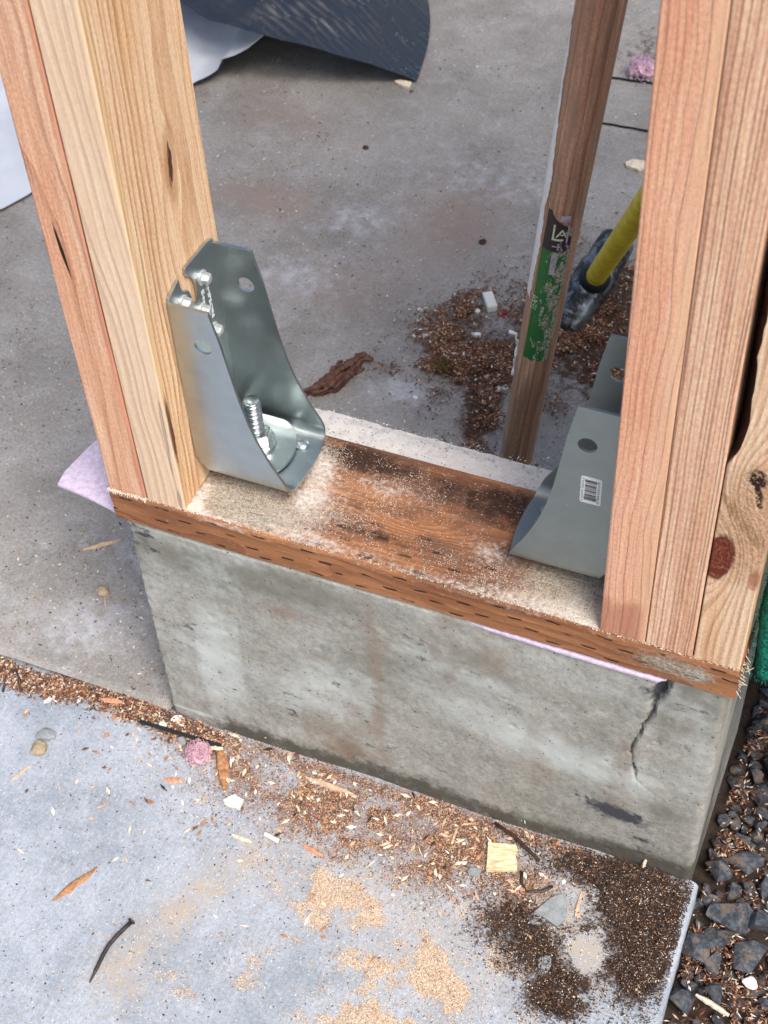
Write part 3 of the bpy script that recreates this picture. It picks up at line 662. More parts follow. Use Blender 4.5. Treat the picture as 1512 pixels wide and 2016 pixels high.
HB = 22.0                                                   # height of the bracket seat above the plate
def bracket(xf, sg, label):
    base = (xf, 70, 0); root = empty('holdown_bracket', base, label, 'bracket', 'steel hold-down brackets')
    R, y0, y1 = 10., 32., 108.
    def xmax(z): return np.interp(z, [22, 33, 41, 50, 60, 80, 100, 122, 150, 181, 214], [87, 84.5, 80.5, 75.6, 71, 63, 57.2, 52.6, 48.2, 43.6, 37])
    rows = []                                               # (y, z, xmin, xmax)
    zz = np.concatenate([np.linspace(213.5, 130, 22), np.linspace(126, HB + R, 24)])
    for z in zz: rows.append((y0, z, 3 + 8 * max(0, (48 - z) / 20.) ** 2, xmax(z)))
    for a in np.linspace(0, 90, 9)[1:]:
        a = radians(a); z = HB + R - R * sin(a); y = y0 + R - R * cos(a); rows.append((y, z, 9 + 3 * sin(a), 84.5 + 4 * sin(a)))
    for k in range(1, 12):
        y = y0 + R + (y1 - y0 - 2 * R) * k / 12; q = (k - 6) / 6; rows.append((y, HB, 4, 91 - 2.5 * q * q))
    for a in np.linspace(90, 0, 9)[:-1]:
        a = radians(a); z = HB + R - R * sin(a); y = y1 - R + R * cos(a); rows.append((y, z, 9 + 3 * sin(a), 84.5 + 4 * sin(a)))
    for z in zz[::-1]: rows.append((y1, z, 3 + 8 * max(0, (48 - z) / 20.) ** 2, xmax(z)))
    nc = 14; V = []
    for (y, z, a, b) in rows:
        for j in range(nc): V.append((xf + sg * (a + (b - a) * j / (nc - 1)), y, z))
    F = grid_faces(len(rows), nc)
    if sg < 0: F = F[:, ::-1]
    body = mobj('channel', V, F, (M_ZINC if sg > 0 else M_DULL), base, root, smooth=True)
    # bolt hole through both flanges
    mb = MB(); mb.tube([(xf + sg * 28, 20, 176), (xf + sg * 28, 120, 176)], 7.4, 36); cut = mb.obj('hole_cutter', (M_ZINC if sg > 0 else M_DULL), base)
    bpy.context.view_layer.update()
    bake(body, ('SOLIDIFY', dict(thickness=.0026, offset=1 if sg > 0 else 1)), ('BOOLEAN', dict(operation='DIFFERENCE', object=cut, solver='EXACT')), ('BEVEL', dict(width=.0004, segments=1, limit_method='ANGLE', angle_limit=radians(50))))
    autosmooth(body, 35); bpy.data.objects.remove(cut)
    # back plate with its stepped notch
    out = [(y0 - 1.3, 212), (33, 216), (50.5, 221.5), (51.5, 213), (53, 207.5), (57, 204), (61, 202), (63.5, 197), (65, 190), (69, 180), (71.5, 178.5), (73.2, 182), (74.2, 191), (73.4, 200), (70.5, 207), (66.5, 211), (63, 214), (61.5, 218), (62.2, 223), (y1 - 8, 220), (y1 + 1.3, 216.5)]
    pl = [(y0 - 1.3, 40), (y0 + 4, HB + 2), (y1 - 4, HB + 2), (y1 + 1.3, 40)]
    poly = pl + out[::-1]
    bm = bmesh.new(); vv = [bm.verts.new((sg * .4 * .001, (y - 70) * .001, z * .001)) for (y, z) in poly]
    f = bm.faces.new(vv); ex = bmesh.ops.extrude_face_region(bm, geom=[f])
    for v in ex['geom']:
        if isinstance(v, bmesh.types.BMVert): v.co.x = sg * .0030
    bmesh.ops.recalc_face_normals(bm, faces=bm.faces); bmesh.ops.bevel(bm, geom=[e for e in bm.edges if len(e.link_faces) == 2 and abs(e.calc_face_angle(0)) > .9], offset=.00035, segments=1, affect='EDGES')
    me = bpy.data.meshes.new('back_plate'); bm.to_mesh(me); bm.free(); me.materials.append(M_ZINC if sg > 0 else M_DULL)
    bp = bpy.data.objects.new('back_plate', me); COL.objects.link(bp); bp.parent = root
    # seat plate that carries the nut
    pts = []
    for k in range(25):
        a = radians(-90 + 180 * k / 24); pts.append((48 + 24 * cos(a), 70 + 33 * sin(a)))
    pts += [(5, 103), (5, 37)]
    nr = 10; V = []; F = []
    n = len(pts)
    for zoff in (0, 2.6):
        for ri in range(nr + 1):
            s = ri / nr
            for (px, py) in pts:
                dx, dy = (px - 34) * s, (py - 70) * s
                V.append((xf + sg * (34 + dx), 70 + dy, HB + 1.6 + zoff + max(0, (abs(dy) - 18)) ** 2 * .024))
    off = (nr + 1) * n
    for ri in range(nr):
        for k in range(n):
            a, b = ri * n + k, ri * n + (k + 1) % n; c, d = a + n, b + n
            F.append((off + a, off + b, off + d, off + c)); F.append((a, c, d, b))
    for k in range(n):
        a, b = nr * n + k, nr * n + (k + 1) % n; F.append((a, off + a, off + b, b))
    seat = mobj('seat_plate', V, F, (M_ZINC if sg > 0 else M_DULL), base, root, smooth=True)
    bm = bmesh.new(); bm.from_mesh(seat.data); bmesh.ops.remove_doubles(bm, verts=bm.verts, dist=1e-6); bmesh.ops.recalc_face_normals(bm, faces=bm.faces); bm.to_mesh(seat.data); bm.free(); autosmooth(seat, 40)
    # pressed button
    V = []; F = []; nb = 20
    for i in range(7):
        a = i / 6 * pi / 2
        for j in range(nb): V.append((xf + sg * (73 + 6.6 * cos(a) * cos(2 * pi * j / nb)), 88 + 6.6 * cos(a) * sin(2 * pi * j / nb), HB + .4 + 3.6 * sin(a)))
    F = [(i * nb + j, i * nb + (j + 1) % nb, (i + 1) * nb + (j + 1) % nb, (i + 1) * nb + j) for i in range(6) for j in range(nb)]
    if sg < 0: F = [q[::-1] for q in F]
    mobj('pressed_button', V, F, (M_ZINC if sg > 0 else M_DULL), base, root, smooth=True)
    # six hex screws: washer face, hex head
    for (y, z) in [(84, 196.5), (51, 197.5), (76, 168.5), (88.5, 137), (50, 120), (70, 96)]:
        sc = bpy.data.objects.new('screw', None)
        mbw = MB(); mbw.tube([(xf + sg * 3, y, z), (xf + sg * 4.2, y, z), (xf + sg * 4.9, y, z)], [6.6, 6.6, 5.6], 24); 
        mbw.tube([(xf + sg * 4.8, y, z), (xf + sg * 9.3, y, z), (xf + sg * 10.1, y, z)], [4.9, 4.8, 4.1], 6)
        mbw.tube([(xf + sg * 10.0, y, z), (xf + sg * 10.5, y, z)], [3.4, 3.1], 16)
        bpy.data.objects.remove(sc)
        q = mbw.obj('screw', M_SCREW, (xf, y, z)); 
        q.parent = root; q.location = W((xf, y, z)) - root.location
        for k in range(3):                                   # stamped ticks on the hex head
            aa = radians(30 + 120 * k); mt = MB(); mt.box((xf + sg * 6.8, y + 4.35 * cos(aa), z + 4.35 * sin(aa)), (3.2, .9, .9), 0)
        autosmooth(q, 35)
    return root

br1 = bracket(75.8, 1, 'shiny galvanised hold-down bracket screwed to the pale yellow stud')
br2 = bracket(446.2, -1, 'dull grey hold-down bracket with a barcode label beside salmon stud')
b1 = (75.8, 70, 0)
text_mesh('SIMPSON', 6.2, (0, 0.04, -1), (0, 1, .04), (79.0, 87.2, 189), M_PRINT, 'lettering', br1, b1, fit=40)
text_mesh('Strong-Tie', 6.4, (0, 0.03, -1), (0, 1, .03), (79.0, 79.0, 186), M_PRINT, 'lettering', br1, b1, fit=62)

def anchor(xc, label, base_y=74.):
    root = empty('anchor_bolt', (xc, base_y, 0), label, 'anchor bolt', 'anchor bolts through the sill plate')
    zt = 78.; V = []; nb = 20; F = []
    zs = np.arange(HB, zt - 1.2, .5); ring = 0
    allz = [(-60, 7.6), (HB - .2, 7.6)] + [(z, 7.75 + .5 * cos(2 * pi * (z - HB) / 2.3)) for z in zs] + [(zt - .6, 7.3), (zt, 6.6)]
    for (z, r) in allz:
        for j in range(nb): V.append((xc + r * cos(2 * pi * j / nb), base_y + r * sin(2 * pi * j / nb), z))
    F = [(i * nb + j, i * nb + (j + 1) % nb, (i + 1) * nb + (j + 1) % nb, (i + 1) * nb + j) for i in range(len(allz) - 1) for j in range(nb)] + [tuple((len(allz) - 1) * nb + j for j in range(nb))]
    r_ = mobj('threaded_rod', V, F, M_ZINC2, (xc, base_y, 0), root, smooth=True); autosmooth(r_, 60)
    mb = MB(); z0 = HB + 4.4; mb.tube([(xc, base_y, z0), (xc, base_y, z0 + 3)], 17, 36); w = mb.obj('washer', M_ZINC2, (xc, base_y, 0), root); autosmooth(w)
    mb = MB(); mb.tube([(xc, base_y, z0 + 3.1), (xc, base_y, z0 + 4), (xc, base_y, z0 + 13.5), (xc, base_y, z0 + 15)], [12.2, 13.6, 13.6, 12.2], 6); mb.obj('nut', M_ZINC2, (xc, base_y, 0), root)
    return root
anchor(112.5, 'threaded anchor bolt with hex nut standing in the shiny bracket')
anchor(409.5, 'threaded anchor bolt hidden inside the dull barcode bracket')

# barcode label on the right bracket's front flange
b2 = (446.2, 70, 0); ys_ = 29.2
stk = MB(); c0, c1, r0, r1 = 415.2, 431.6, 113.9, 143.
pp = []
for (cx, cz, a0) in [(c1 - 1.6, r0 + 1.6, -90), (c1 - 1.6, r1 - 1.6, 0), (c0 + 1.6, r1 - 1.6, 90), (c0 + 1.6, r0 + 1.6, 180)]:
    for k in range(4):
        a = radians(a0 + 30 * k); pp.append((cx + 1.6 * cos(a), cz + 1.6 * sin(a)))
n = len(pp); stk.add([(a, ys_, b) for a, b in pp] + [(a, ys_ + .25, b) for a, b in pp], [tuple(range(n)), tuple(range(2 * n - 1, n - 1, -1))] + [(i, n + i, n + (i + 1) % n, (i + 1) % n) for i in range(n)])
sticker = stk.obj('barcode_label', M_WHITE, b2, br2); bpy.context.view_layer.update()
bars = MB(); z = r1 - 3.2
wid = [.5, .3, .9, .3, .5, .4, .3, .7, .4, 1.0, .5, .3, .9, .3, .3, .4, .35, .7, .5, .5, .3, .4, .3, .5, .9, .3, .4, .7, .5, .9, .3, .4, .8, .3, .5, .35, .3, .4, .5, .3]
i = 0
while z > r0 + 3.2:
    w = wid[i % len(wid)]
    if i % 2 == 0: bars.box(((c0 + 3.0 + c0 + 12.0) / 2 + .4, ys_ - .05, z - w / 2), (9.0 if 3 < i < 36 else 9.8, .08, w))
    z -= w; i += 1
def child(o, parent):                                         # sub-part: parent chain root > part > piece
    wl_ = o.location.copy(); o.parent = parent; o.location = wl_ - parent.location - (parent.parent.location if parent.parent else Vector((0, 0, 0))); return o
child(bars.obj('bars', M_INK, b2), sticker)
child(text_mesh('7 07392 62450 8', 2.3, (0, 0, -1), (1, 0, 0), (c0 + .8, ys_ - .06, r1 - 1.4), M_INK, 'digits', None, b2, .03, fit=26), sticker)
child(text_mesh('0217 HDU2 4602 50', 2.6, (0, 0, -1), (1, 0, 0), (c0 + 13.2, ys_ - .06, r1 - 2.6), M_INK, 'digits', None, b2, .03, fit=24.5), sticker)

# ------------------------------------------------------------------ wooden tool handle
B0 = Vector((244, 367, -334)); UA = Vector((.15489995, -.24931515, .95595395)).normalized(); E1 = Vector((.15833552, -.94885968, -.27312117)).normalized(); E2 = UA.cross(E1).normalized()
def cyl(t, phi, r): return B0 + UA * t + (E1 * cos(phi) + E2 * sin(phi)) * r
def mkh(M, P, x, y, z, col, h, kd):
    n = M.noise(M.scl(P, (.25, .25, .012)), 1, 4)
    col = M.mix(M.mul(M.rng(n, .4, .65), .6), col, '#84705f'); 
    return col, h
WH = wood('handle_wood', (-30, 10), (0, 0), .24, '#c69f85', '#825841', '#b2886d', marks=mkh, seed=8, late=.85, wob=3, rough=.6)
hroot = empty('tool_handle', B0, 'worn round wooden tool handle with a scraped green label', 'tool handle')
R_H = 17.0
def axial_obj(name, patch, mat, parent, t0, t1, p0, p1, r, nt=40, npn=24, edge=None, thick=.25, solid=False):
    V = []; F = []
    for i in range(nt + 1):
        for j in range(npn + 1):
            t = t0 + (t1 - t0) * i / nt; ph = p0 + (p1 - p0) * j / npn
            if edge: t, ph = edge(t, ph, i / nt, j / npn)
            V.append(cyl(t, ph, r))
    F = [tuple(f) for f in grid_faces(nt + 1, npn + 1)]
    return mobj(name, V, F, mat, B0, parent, smooth=True)
# the shaft's own mesh is built along z and turned, so that its grain follows it
rotm = Matrix((E2, -E1 * -1, UA)).transposed() if False else Matrix((E2, UA.cross(E2), UA)).transposed()
mb = MB(); tt = np.linspace(0, 1340, 90)
mb.tube([(0, 0, t) for t in tt], [R_H - .6 * (t < 4) for t in tt], 48)
sh = mobj('shaft', np.array(mb.v), mb.f, WH, (0, 0, 0), None, smooth=True); sh.data.set_sharp_from_angle(angle=radians(50))
sh.location = (0, 0, 0); sh.parent = hroot; sh.rotation_euler = rotm.to_euler()
def make_label(name, base, scr, s0, k):
    M = Mat(name); P = M.pos(); x, y, z = M.sep(P)
    a = M.node('ShaderNodeVectorMath', {0: P, 1: tuple(UA)}, operation='DOT_PRODUCT').outputs['Value']; b = M.node('ShaderNodeVectorMath', {0: P, 1: tuple(E2)}, operation='DOT_PRODUCT').outputs['Value']
    v = M.comb(M.mul(b, .16), M.mul(a, .035), 0.); n = M.noise(v, 1.3, 5, .7, .6)
    worn = M.rng(M.add(n, M.mul(b, k)), s0, s0 + .06)
    c = M.mix(worn, base, M.mix(M.rng(M.noise(P, .5, 3, .7), .4, .6), scr, '#6d5a3e')); return M.out(c, .45, 0., M.bump(n, .2, .0006), .4)
M_GREEN = make_label('green_label', '#1c6a2c', '#b9c6b4', .515, .012); M_BLK = make_label('black_label', '#2a2328', '#b5aeb4', .60, .012)
def rag(t, ph, i, j): return t, ph + (.10 * (fbm(t * 1., 0., 14, 3) - .5)) * (j > .5) * 2
g1 = axial_obj('green_label', None, M_GREEN, hroot, 376, 553, radians(-38), radians(42), R_H + .35, edge=rag)
g2 = axial_obj('black_label', None, M_BLK, hroot, 553, 606, radians(-38), radians(40), R_H + .35, 20, 24,
               edge=lambda t, ph, i, j: (t - 22 * max(0, j - .18) ** .5 * i * (1 if j > .18 else 0), ph))
M_PALE = plain('pale_print', '#c3ccae', .5, 0, .2, .4, .1); M_PAINT = plain('white_paint', '#e4e5e6', .5, 0, .08, .15, .5)
mb = MB()
def patch(mb, t0, t1, p0, p1, r):
    V = [cyl(t0 + (t1 - t0) * i / 4, p0 + (p1 - p0) * j / 4, r) for i in range(5) for j in range(5)]; mb.add(V, [tuple(f) for f in grid_faces(5, 5)])
rr_ = R_H + .5
patch(mb, 569, 590, radians(-14), radians(-9), rr_); patch(mb, 569, 572, radians(-14), radians(17), rr_)
child(mb.obj('square_emblem', M_PALE, B0), g2)
def bent(px, py, pz): return cyl(574 + py * 1.15, radians(-5) + px / R_H, rr_ + .1 + pz)
child(text_mesh('A', 14, None or (1, 0, 0), (0, 1, 0), (0, 0, 0), M_PALE, 'emblem_letter', None, B0, .04, fn=bent), g2)
def bent2(px, py, pz): return cyl(458 + px, radians(-22) - py / R_H, R_H + .6 + pz)
child(text_mesh('TEAM', 9, (1, 0, 0), (0, 1, 0), (0, 0, 0), M_PALE, 'lettering', None, B0, .04, fn=bent2), g1)
mb = MB()
for (t0, t1, p0, w) in [(556, 566, 4, 5), (560, 562, -10, 22), (566, 590, 24, 5), (520, 549, -6, 16), (596, 604, 0, 26)]:
    patch(mb, t0, t1, radians(p0), radians(p0 + w), rr_ + .1)
child(mb.obj('torn_paper', plain('torn_paper', '#a9a0ac', .5, 0, .3, .25, .6), B0), g2)
def ragp(t, ph, i, j):
    return t, ph + (radians(16) * (fbm(t * 1., 0., 30, 21) - .45) + radians(7) * (fbm(t * 1., 0., 5, 22) - .5)) * (j > .3) * j - radians(20) * j * (sstep(470, 520, 990 - t) * 0)
axial_obj('white_paint', None, M_PAINT, hroot, 470, 800, radians(-104), radians(-52), R_H + .3, 90, 8, edge=lambda t, ph, i, j: ragp(t, ph * (1 if j < .4 else (1 + .42 * sstep(650, 800, np.array(t)))), i, j))
mb = MB(); pts = [cyl(t, radians(-86) + .1 * sin(t * .2), R_H + .8 + (2.5 if t > 384 else 0)) for t in np.linspace(318, 392, 24)]
mb.tube(pts + [pts[-1] - E2 * 7 + UA * 1.5], [1.4 + .6 * sin(i * 1.1) for i in range(25)], 6); mb.obj('peeling_strip', M_PAINT, B0, hroot, True)

# ------------------------------------------------------------------ sledge hammer
H0 = Vector((229, 737, -298)); H1 = Vector((321, 562, -32)); HU = (H1 - H0).normalized()
hr = empty('sledge_hammer', (229, 737, Z_FLOOR), 'sledge hammer with yellow handle and scuffed dark head on the floor', 'hammer')
HX = Vector((.12, 1, .12)); HX = (HX - HU * HX.dot(HU)).normalized(); HY = HU.cross(HX).normalized()
def M_steel():
    M = Mat('hammer_steel'); P = M.pos(); n = M.noise(P, .05, 5, .7, .5)
    c = M.mix(M.rng(n, .42, .6), '#23282d', '#8a8f92'); return M.out(c, M.rng(n, .4, .6, .5, .3), M.rng(n, .42, .6, .2, .9), M.bump(n, .3, .001))
HC = H0 - HU * 4
V = []; F = []; ns = 12; st = [(-70, 17), (-65, 22), (-40, 24), (-30, 22), (-20, 26), (20, 26), (30, 22), (40, 24), (65, 22), (70, 17)]
for (s, r) in st:
    for j in range(ns):
        a = 2 * pi * (j + .5) / ns; V.append(HC + HX * s + (HY * cos(a) + HU * sin(a)) * r * 1.05)
F = [(i * ns + j, i * ns + (j + 1) % ns, (i + 1) * ns + (j + 1) % ns, (i + 1) * ns + j) for i in range(len(st) - 1) for j in range(ns)] + [tuple(range(ns - 1, -1, -1)), tuple((len(st) - 1) * ns + j for j in range(ns))]
hh = mobj('hammer_head', V, F, M_steel(), (229, 737, Z_FLOOR), hr)
bm = bmesh.new(); bm.from_mesh(hh.data); bmesh.ops.recalc_face_normals(bm, faces=bm.faces); bmesh.ops.bevel(bm, geom=bm.edges, offset=.002, segments=2, affect='EDGES'); bm.to_mesh(hh.data); bm.free(); autosmooth(hh, 35)
mb = MB(); mb.tube([HC + HU * d for d in (20, 27, 33, 38)], [18, 20, 17, 13], 28); o = mb.obj('rubber_collar', plain('rubber', '#1b2026', .45, 0, .2, .1, .2), (229, 737, Z_FLOOR), hr, True)
M = Mat('yellow_fibreglass'); P = M.pos(); n = M.noise(P, .06, 5, .7); sp = M.mul(M.rng(M.vor(P, .12), .05, .2, 1, 0), M.rng(n, .5, .6))
M_YEL = M.out(M.mix(M.mul(sp, .7), M.mix(M.rng(n, .35, .65), '#ecd430', '#d8ba22'), '#4b3c14'), .45, 0., M.bump(n, .2, .001), .4)
mb = MB(); mb.tube([HC + HU * d for d in (30, 34, 60, 150, 300, 500, 640)], [10, 12.6, 13, 13.2, 13.4, 14, 14.5], 24); mb.obj('handle', M_YEL, (229, 737, Z_FLOOR), hr, True)

# ------------------------------------------------------------------ plastic sheets
M = Mat('white_sheet'); P = M.pos(); n = M.noise(P, .012, 4, .6)
M_WSH = M.out(M.mix(M.rng(n, .3, .7), '#c8ccd3', '#b8bdc6'), .5, 0., M.bump(n, .5, .004), .4)
M = Mat('black_sheet'); P = M.pos(); x, y, z = M.sep(P)
cell = M.vor(M.scl(P, (.02, .03, .03)), 1., 'F1', 'Color'); cz_ = M.node('ShaderNodeSeparateColor', {0: cell}).outputs[0]
ph = M.add(M.mul(y, .42), M.mul(x, .12)); rip = M.mth('SINE', M.add(M.mul(ph, 1.0), M.mul(cz_, 6.))); n = M.noise(P, .03, 4, .6); sc_ = M.rng(M.noise(M.scl(P, (.03, .2, .1)), 1, 4, .8, 1.), .62, .70)
spk = M.mul(M.rng(M.vor(P, .12), .05, .22, 1, 0), M.rng(M.noise(P, .012, 3), .5, .6))
M_BSH = M.out(M.mix(M.mul(M.mth('MAXIMUM', M.mul(sc_, .3), spk), .5), '#1c212a', '#9a9da2'), M.rng(n, .3, .7, .32, .5), 0., M.bump(M.add(M.mul(rip, .2), M.mul(cz_, .6)), .75, .003), .9)
def sheet(name, front, back, mat, label, cat, hfun, base, nu=90, nv=50, attr=None, thick=.0008, bulge=0.):
    """a sheet between a front edge polyline and a back edge polyline (mm)"""
    def rs(pl, k):
        pl = np.array(pl, float); d = np.concatenate([[0], np.cumsum(np.linalg.norm(np.diff(pl[:, :2], axis=0), axis=1))]); s = np.linspace(0, d[-1], k)
        return np.stack([np.interp(s, d, pl[:, i]) for i in range(3)], 1)
    A, Bk = rs(front, nu), rs(back, nu); t = np.linspace(0, 1, nv) ** 1.3
    Pq = A[:, None, :] * (1 - t)[None, :, None] + Bk[:, None, :] * t[None, :, None]
    X, Y, Z = Pq[..., 0], Pq[..., 1], Pq[..., 2]; X = X + bulge * np.sin(pi * np.clip((Y - 1123) / 400, 0, 1)) * np.linspace(0, 1, nu)[:, None] ** 3; Tm = np.repeat(t[None], nu, 0)
    Z = np.maximum(Z + hfun(X, Y, Tm), Z_FLOOR + 4.5 + 0 * X)
    o = grid_obj(name, X, Y, Z, mat, base, smooth=True)
    bake(o, ('SOLIDIFY', dict(thickness=thick, offset=0)))
    autosmooth(o, 60); return setp(o, label, cat)
zf = Z_FLOOR
sheet('white_sheet', [(-1000, 500, zf + 8), (-760, 570, zf + 8), (-594, 648, zf + 8), (-574, 691, zf + 8), (-545, 800, zf + 8), (-500, 930, zf + 9), (-470, 1007, zf + 12), (-455, 1016, zf + 18), (-441, 1026, zf + 26), (-440, 1032, zf + 40), (-415, 1036, zf + 50), (-395, 1042, zf + 62), (-363, 1042, zf + 92)],
      [(-1500, 1100, zf + 10), (-1200, 1350, zf + 10), (-900, 1500, zf + 20), (-700, 1500, zf + 40), (-480, 1300, zf + 80), (-380, 1150, zf + 92)], M_WSH, 'white plastic sheet lying behind the yellow stud, partly under the black sheet', 'plastic sheet',
      lambda X, Y, T: (fbm(X, Y, 220, 101) - .5) * 26 * np.minimum(1, T * 6) + (fbm(X, Y, 60, 102) - .5) * 5 * np.minimum(1, T * 8), (-700, 1000, zf))
sheet('black_sheet', [(-760, 1150, zf + 100), (-600, 1100, zf + 104), (-527, 1072, zf + 104), (-453, 1035, zf + 104), (-362, 1032, zf + 100), (-305, 1046, zf + 84), (-263, 1064, zf + 66), (-219, 1087, zf + 44), (-187, 1109, zf + 22), (-160, 1123, zf + 5)],
      [(-860, 1900, zf + 60), (-700, 1950, zf + 70), (-590, 1960, zf + 70), (-620, 1950, zf + 50), (-560, 1900, zf + 5)], M_BSH, 'black ribbed plastic sheet curling up off the concrete floor', 'plastic sheet',
      lambda X, Y, T: np.sin(np.clip(T / .30, 0, 1) * pi) * 14 * sstep(-170, -260, X) + 16 * sstep(.0, .1, T) * sstep(-190, -330, X) + ((fbm(X, Y, 70, 103) - .5) * 22 + (fbm(X, Y, 26, 104) - .5) * 7) * np.minimum(1, .25 + T * 8) * sstep(-160, -220, X), (-400, 1300, zf), 110, 80, bulge=44.)

# ------------------------------------------------------------------ green mesh fabric over the wall to the right
M = Mat('green_mesh'); P = M.pos(); n = M.noise(P, .35, 4, .75); n2 = M.noise(P, .02, 3, .5)
M_GRN = M.out(M.mix(M.rng(n, .38, .62), '#0c3f38', '#1f8a72'), .85, 0., M.bump(n, 1., .002), .2)
zs = np.concatenate([np.arange(-30, 500, 4.), np.arange(500, 2300, 60.)]); xs = np.concatenate([np.arange(0, 40, 2.5), np.arange(40, 1500, 60.)])
Zg, Xg = np.meshgrid(zs, xs, indexing='ij')
edge_x = 565.5 + np.interp(Zg, [-30, 50, 100, 400], [3.5, -1.5, 0, 2]) + (fbm(Zg, Zg * 0, 5, 111) - .5) * 2.5
Xq = edge_x + Xg; Yq = 22 + (fbm(Xq, Zg, 30, 112) - .5) * 6 + 14 * np.clip(1 - Xg / 6., 0, 1) ** 2
Zq = Zg + (Zg < -28) * (fbm(Xq, Xq * 0, 6, 113) - .5) * 8
gm = grid_obj('green_mesh_sheet', Xq, Yq, Zq, M_GRN, (800, 22, -20), flip=False)
bake(gm, ('SOLIDIFY', dict(thickness=.004, offset=0)))
setp(gm, 'fuzzy green mesh fabric hanging beside the knotty stud above the gravel', 'mesh fabric')
mb = MB()
for i in range(260):
    zq = random.uniform(-30, 240); a = random.uniform(-.6, .6); p = Vector((564.5 + float(np.interp(zq, [-30, 50, 100, 400], [3.5, -1.5, 0, 2])), random.uniform(19, 30), zq)); L = random.uniform(1.5, 4)
    mb.tube([p, p + Vector((-L * cos(a), random.uniform(-1, 1), L * sin(a)))], [.35, .1], 3, cap=False)
for i in range(200):
    p = Vector((random.uniform(566, 640), random.uniform(18, 26), -29)); L = random.uniform(2, 6); mb.tube([p, p + Vector((random.uniform(-2, 2), random.uniform(-2, 2), -L))], [.35, .1], 3, cap=False)
o = mb.obj('frayed_threads', M_GRN, (800, 22, -20), gm); o['kind'] = 'stuff'

# ------------------------------------------------------------------ debris: materials and builders
M_TAN = plain('chip_tan', '#c6aa8e', .8, 0, .2, .3, .4, (1, .2, 1)); M_LTAN = plain('chip_pale', '#dccdb6', .8, 0, .15, .3, .4); M_ORG = plain('chip_orange', '#a97c58', .8, 0, .3, .25, .5)
M_BRN = plain('chip_brown', '#735441', .85, 0, .35, .3, .6); M_DBR = plain('bark_dark', '#3d2e26', .9, 0, .4, .2, .9); M_CHW = plain('chip_white', '#dedbd3', .7, 0, .08, .3, .3)
M_GRY = plain('chip_grey', '#8b9092', .85, 0, .2, .15, .5); M_PNK = plain('pink_wool', '#c7a0ae', .9, 0, .2, .2, .9); M_REDC = plain('red_scrap', '#b93a50', .6); M_SALM = plain('chip_salmon', '#cf9273', .8, 0, .2, .3, .4)
M_RUST = plain('rusty_steel', '#4a4442', .55, .6, .35, .15, .5); M_RUB = plain('black_rubber', '#17191c', .6, 0, .3, .1, .5); M_STONE = plain('tan_stone', '#9a8c74', .85, 0, .25, .12, .6)
M_ROOT = plain('bark_red', '#64463a', .9, 0, .45, .12, 1.); M_RSOIL = plain('red_brown_chip', '#8a4a34', .85, 0, .3, .2, .6)

def gz(x, y):
    if y > -4 or (x < 0 and y > -4): return float(Z_FLOOR + (fbm(x, y, 140, 13) - .5) * 3)
    return float(slab_z(x, y))
def place(o, x, y, z=None, rz=0., tilt=(0, 0)):
    o.location = W((x, y, gz(x, y) if z is None else z)); o.rotation_euler = (tilt[0], tilt[1], rz); return o
def splinter(name, L, w, t, mat, tip=.15, jag=.25, segs=9, curve=0., seed=0):
    rnd = random.Random(seed); mb = MB(); V = []; rows = []
    for i in range(segs + 1):
        u = i / segs; ww = w * (tip + (1 - tip) * min(1, 2.6 * min(u * 1.3, (1 - u)) + .05)) * (1 + rnd.uniform(-jag, jag) * .5); hh_ = t * (.6 + .5 * sin(pi * u)) * (1 + rnd.uniform(-jag, jag)); cy = rnd.uniform(-.08, .08) * w + curve * sin(pi * u) * L
        rows.append([(u * L - L / 2, cy - ww / 2, .0), (u * L - L / 2, cy - ww * .3, hh_), (u * L - L / 2, cy + ww * .15, hh_ * rnd.uniform(.8, 1.15)), (u * L - L / 2, cy + ww / 2, hh_ * .3), (u * L - L / 2, cy + ww * .3, 0.)])
    k = 5; V = [p for r in rows for p in r]; F = [(i * k + j, i * k + (j + 1) % k, (i + 1) * k + (j + 1) % k, (i + 1) * k + j) for i in range(segs) for j in range(k)] + [tuple(range(k - 1, -1, -1)), tuple(segs * k + j for j in range(k))]
    F = [f[::-1] for f in F]
    return mobj(name, V, F, mat, (0, 0, 0))
def flatchip(name, poly, t, mat, warp=1., seed=0):
    rnd = random.Random(seed); mb = MB(); mb.prism(poly, 0, t); o = mb.obj(name, mat)
    bm = bmesh.new(); bm.from_mesh(o.data); bmesh.ops.triangulate(bm, faces=[f for f in bm.faces if len(f.verts) > 4]); bmesh.ops.subdivide_edges(bm, edges=bm.edges, cuts=1)
    for v in bm.verts: v.co += Vector((rnd.uniform(-.25, .25), rnd.uniform(-.25, .25), rnd.uniform(0, .5) * warp)) * .001
    bmesh.ops.recalc_face_normals(bm, faces=bm.faces); bm.to_mesh(o.data); bm.free(); return o
def ragpoly(r, n=9, k=.35, sx=1., sy=1., seed=0):
    rnd = random.Random(seed); return [(r * sx * (1 + rnd.uniform(-k, k)) * cos(2 * pi * i / n), r * sy * (1 + rnd.uniform(-k, k)) * sin(2 * pi * i / n)) for i in range(n)]
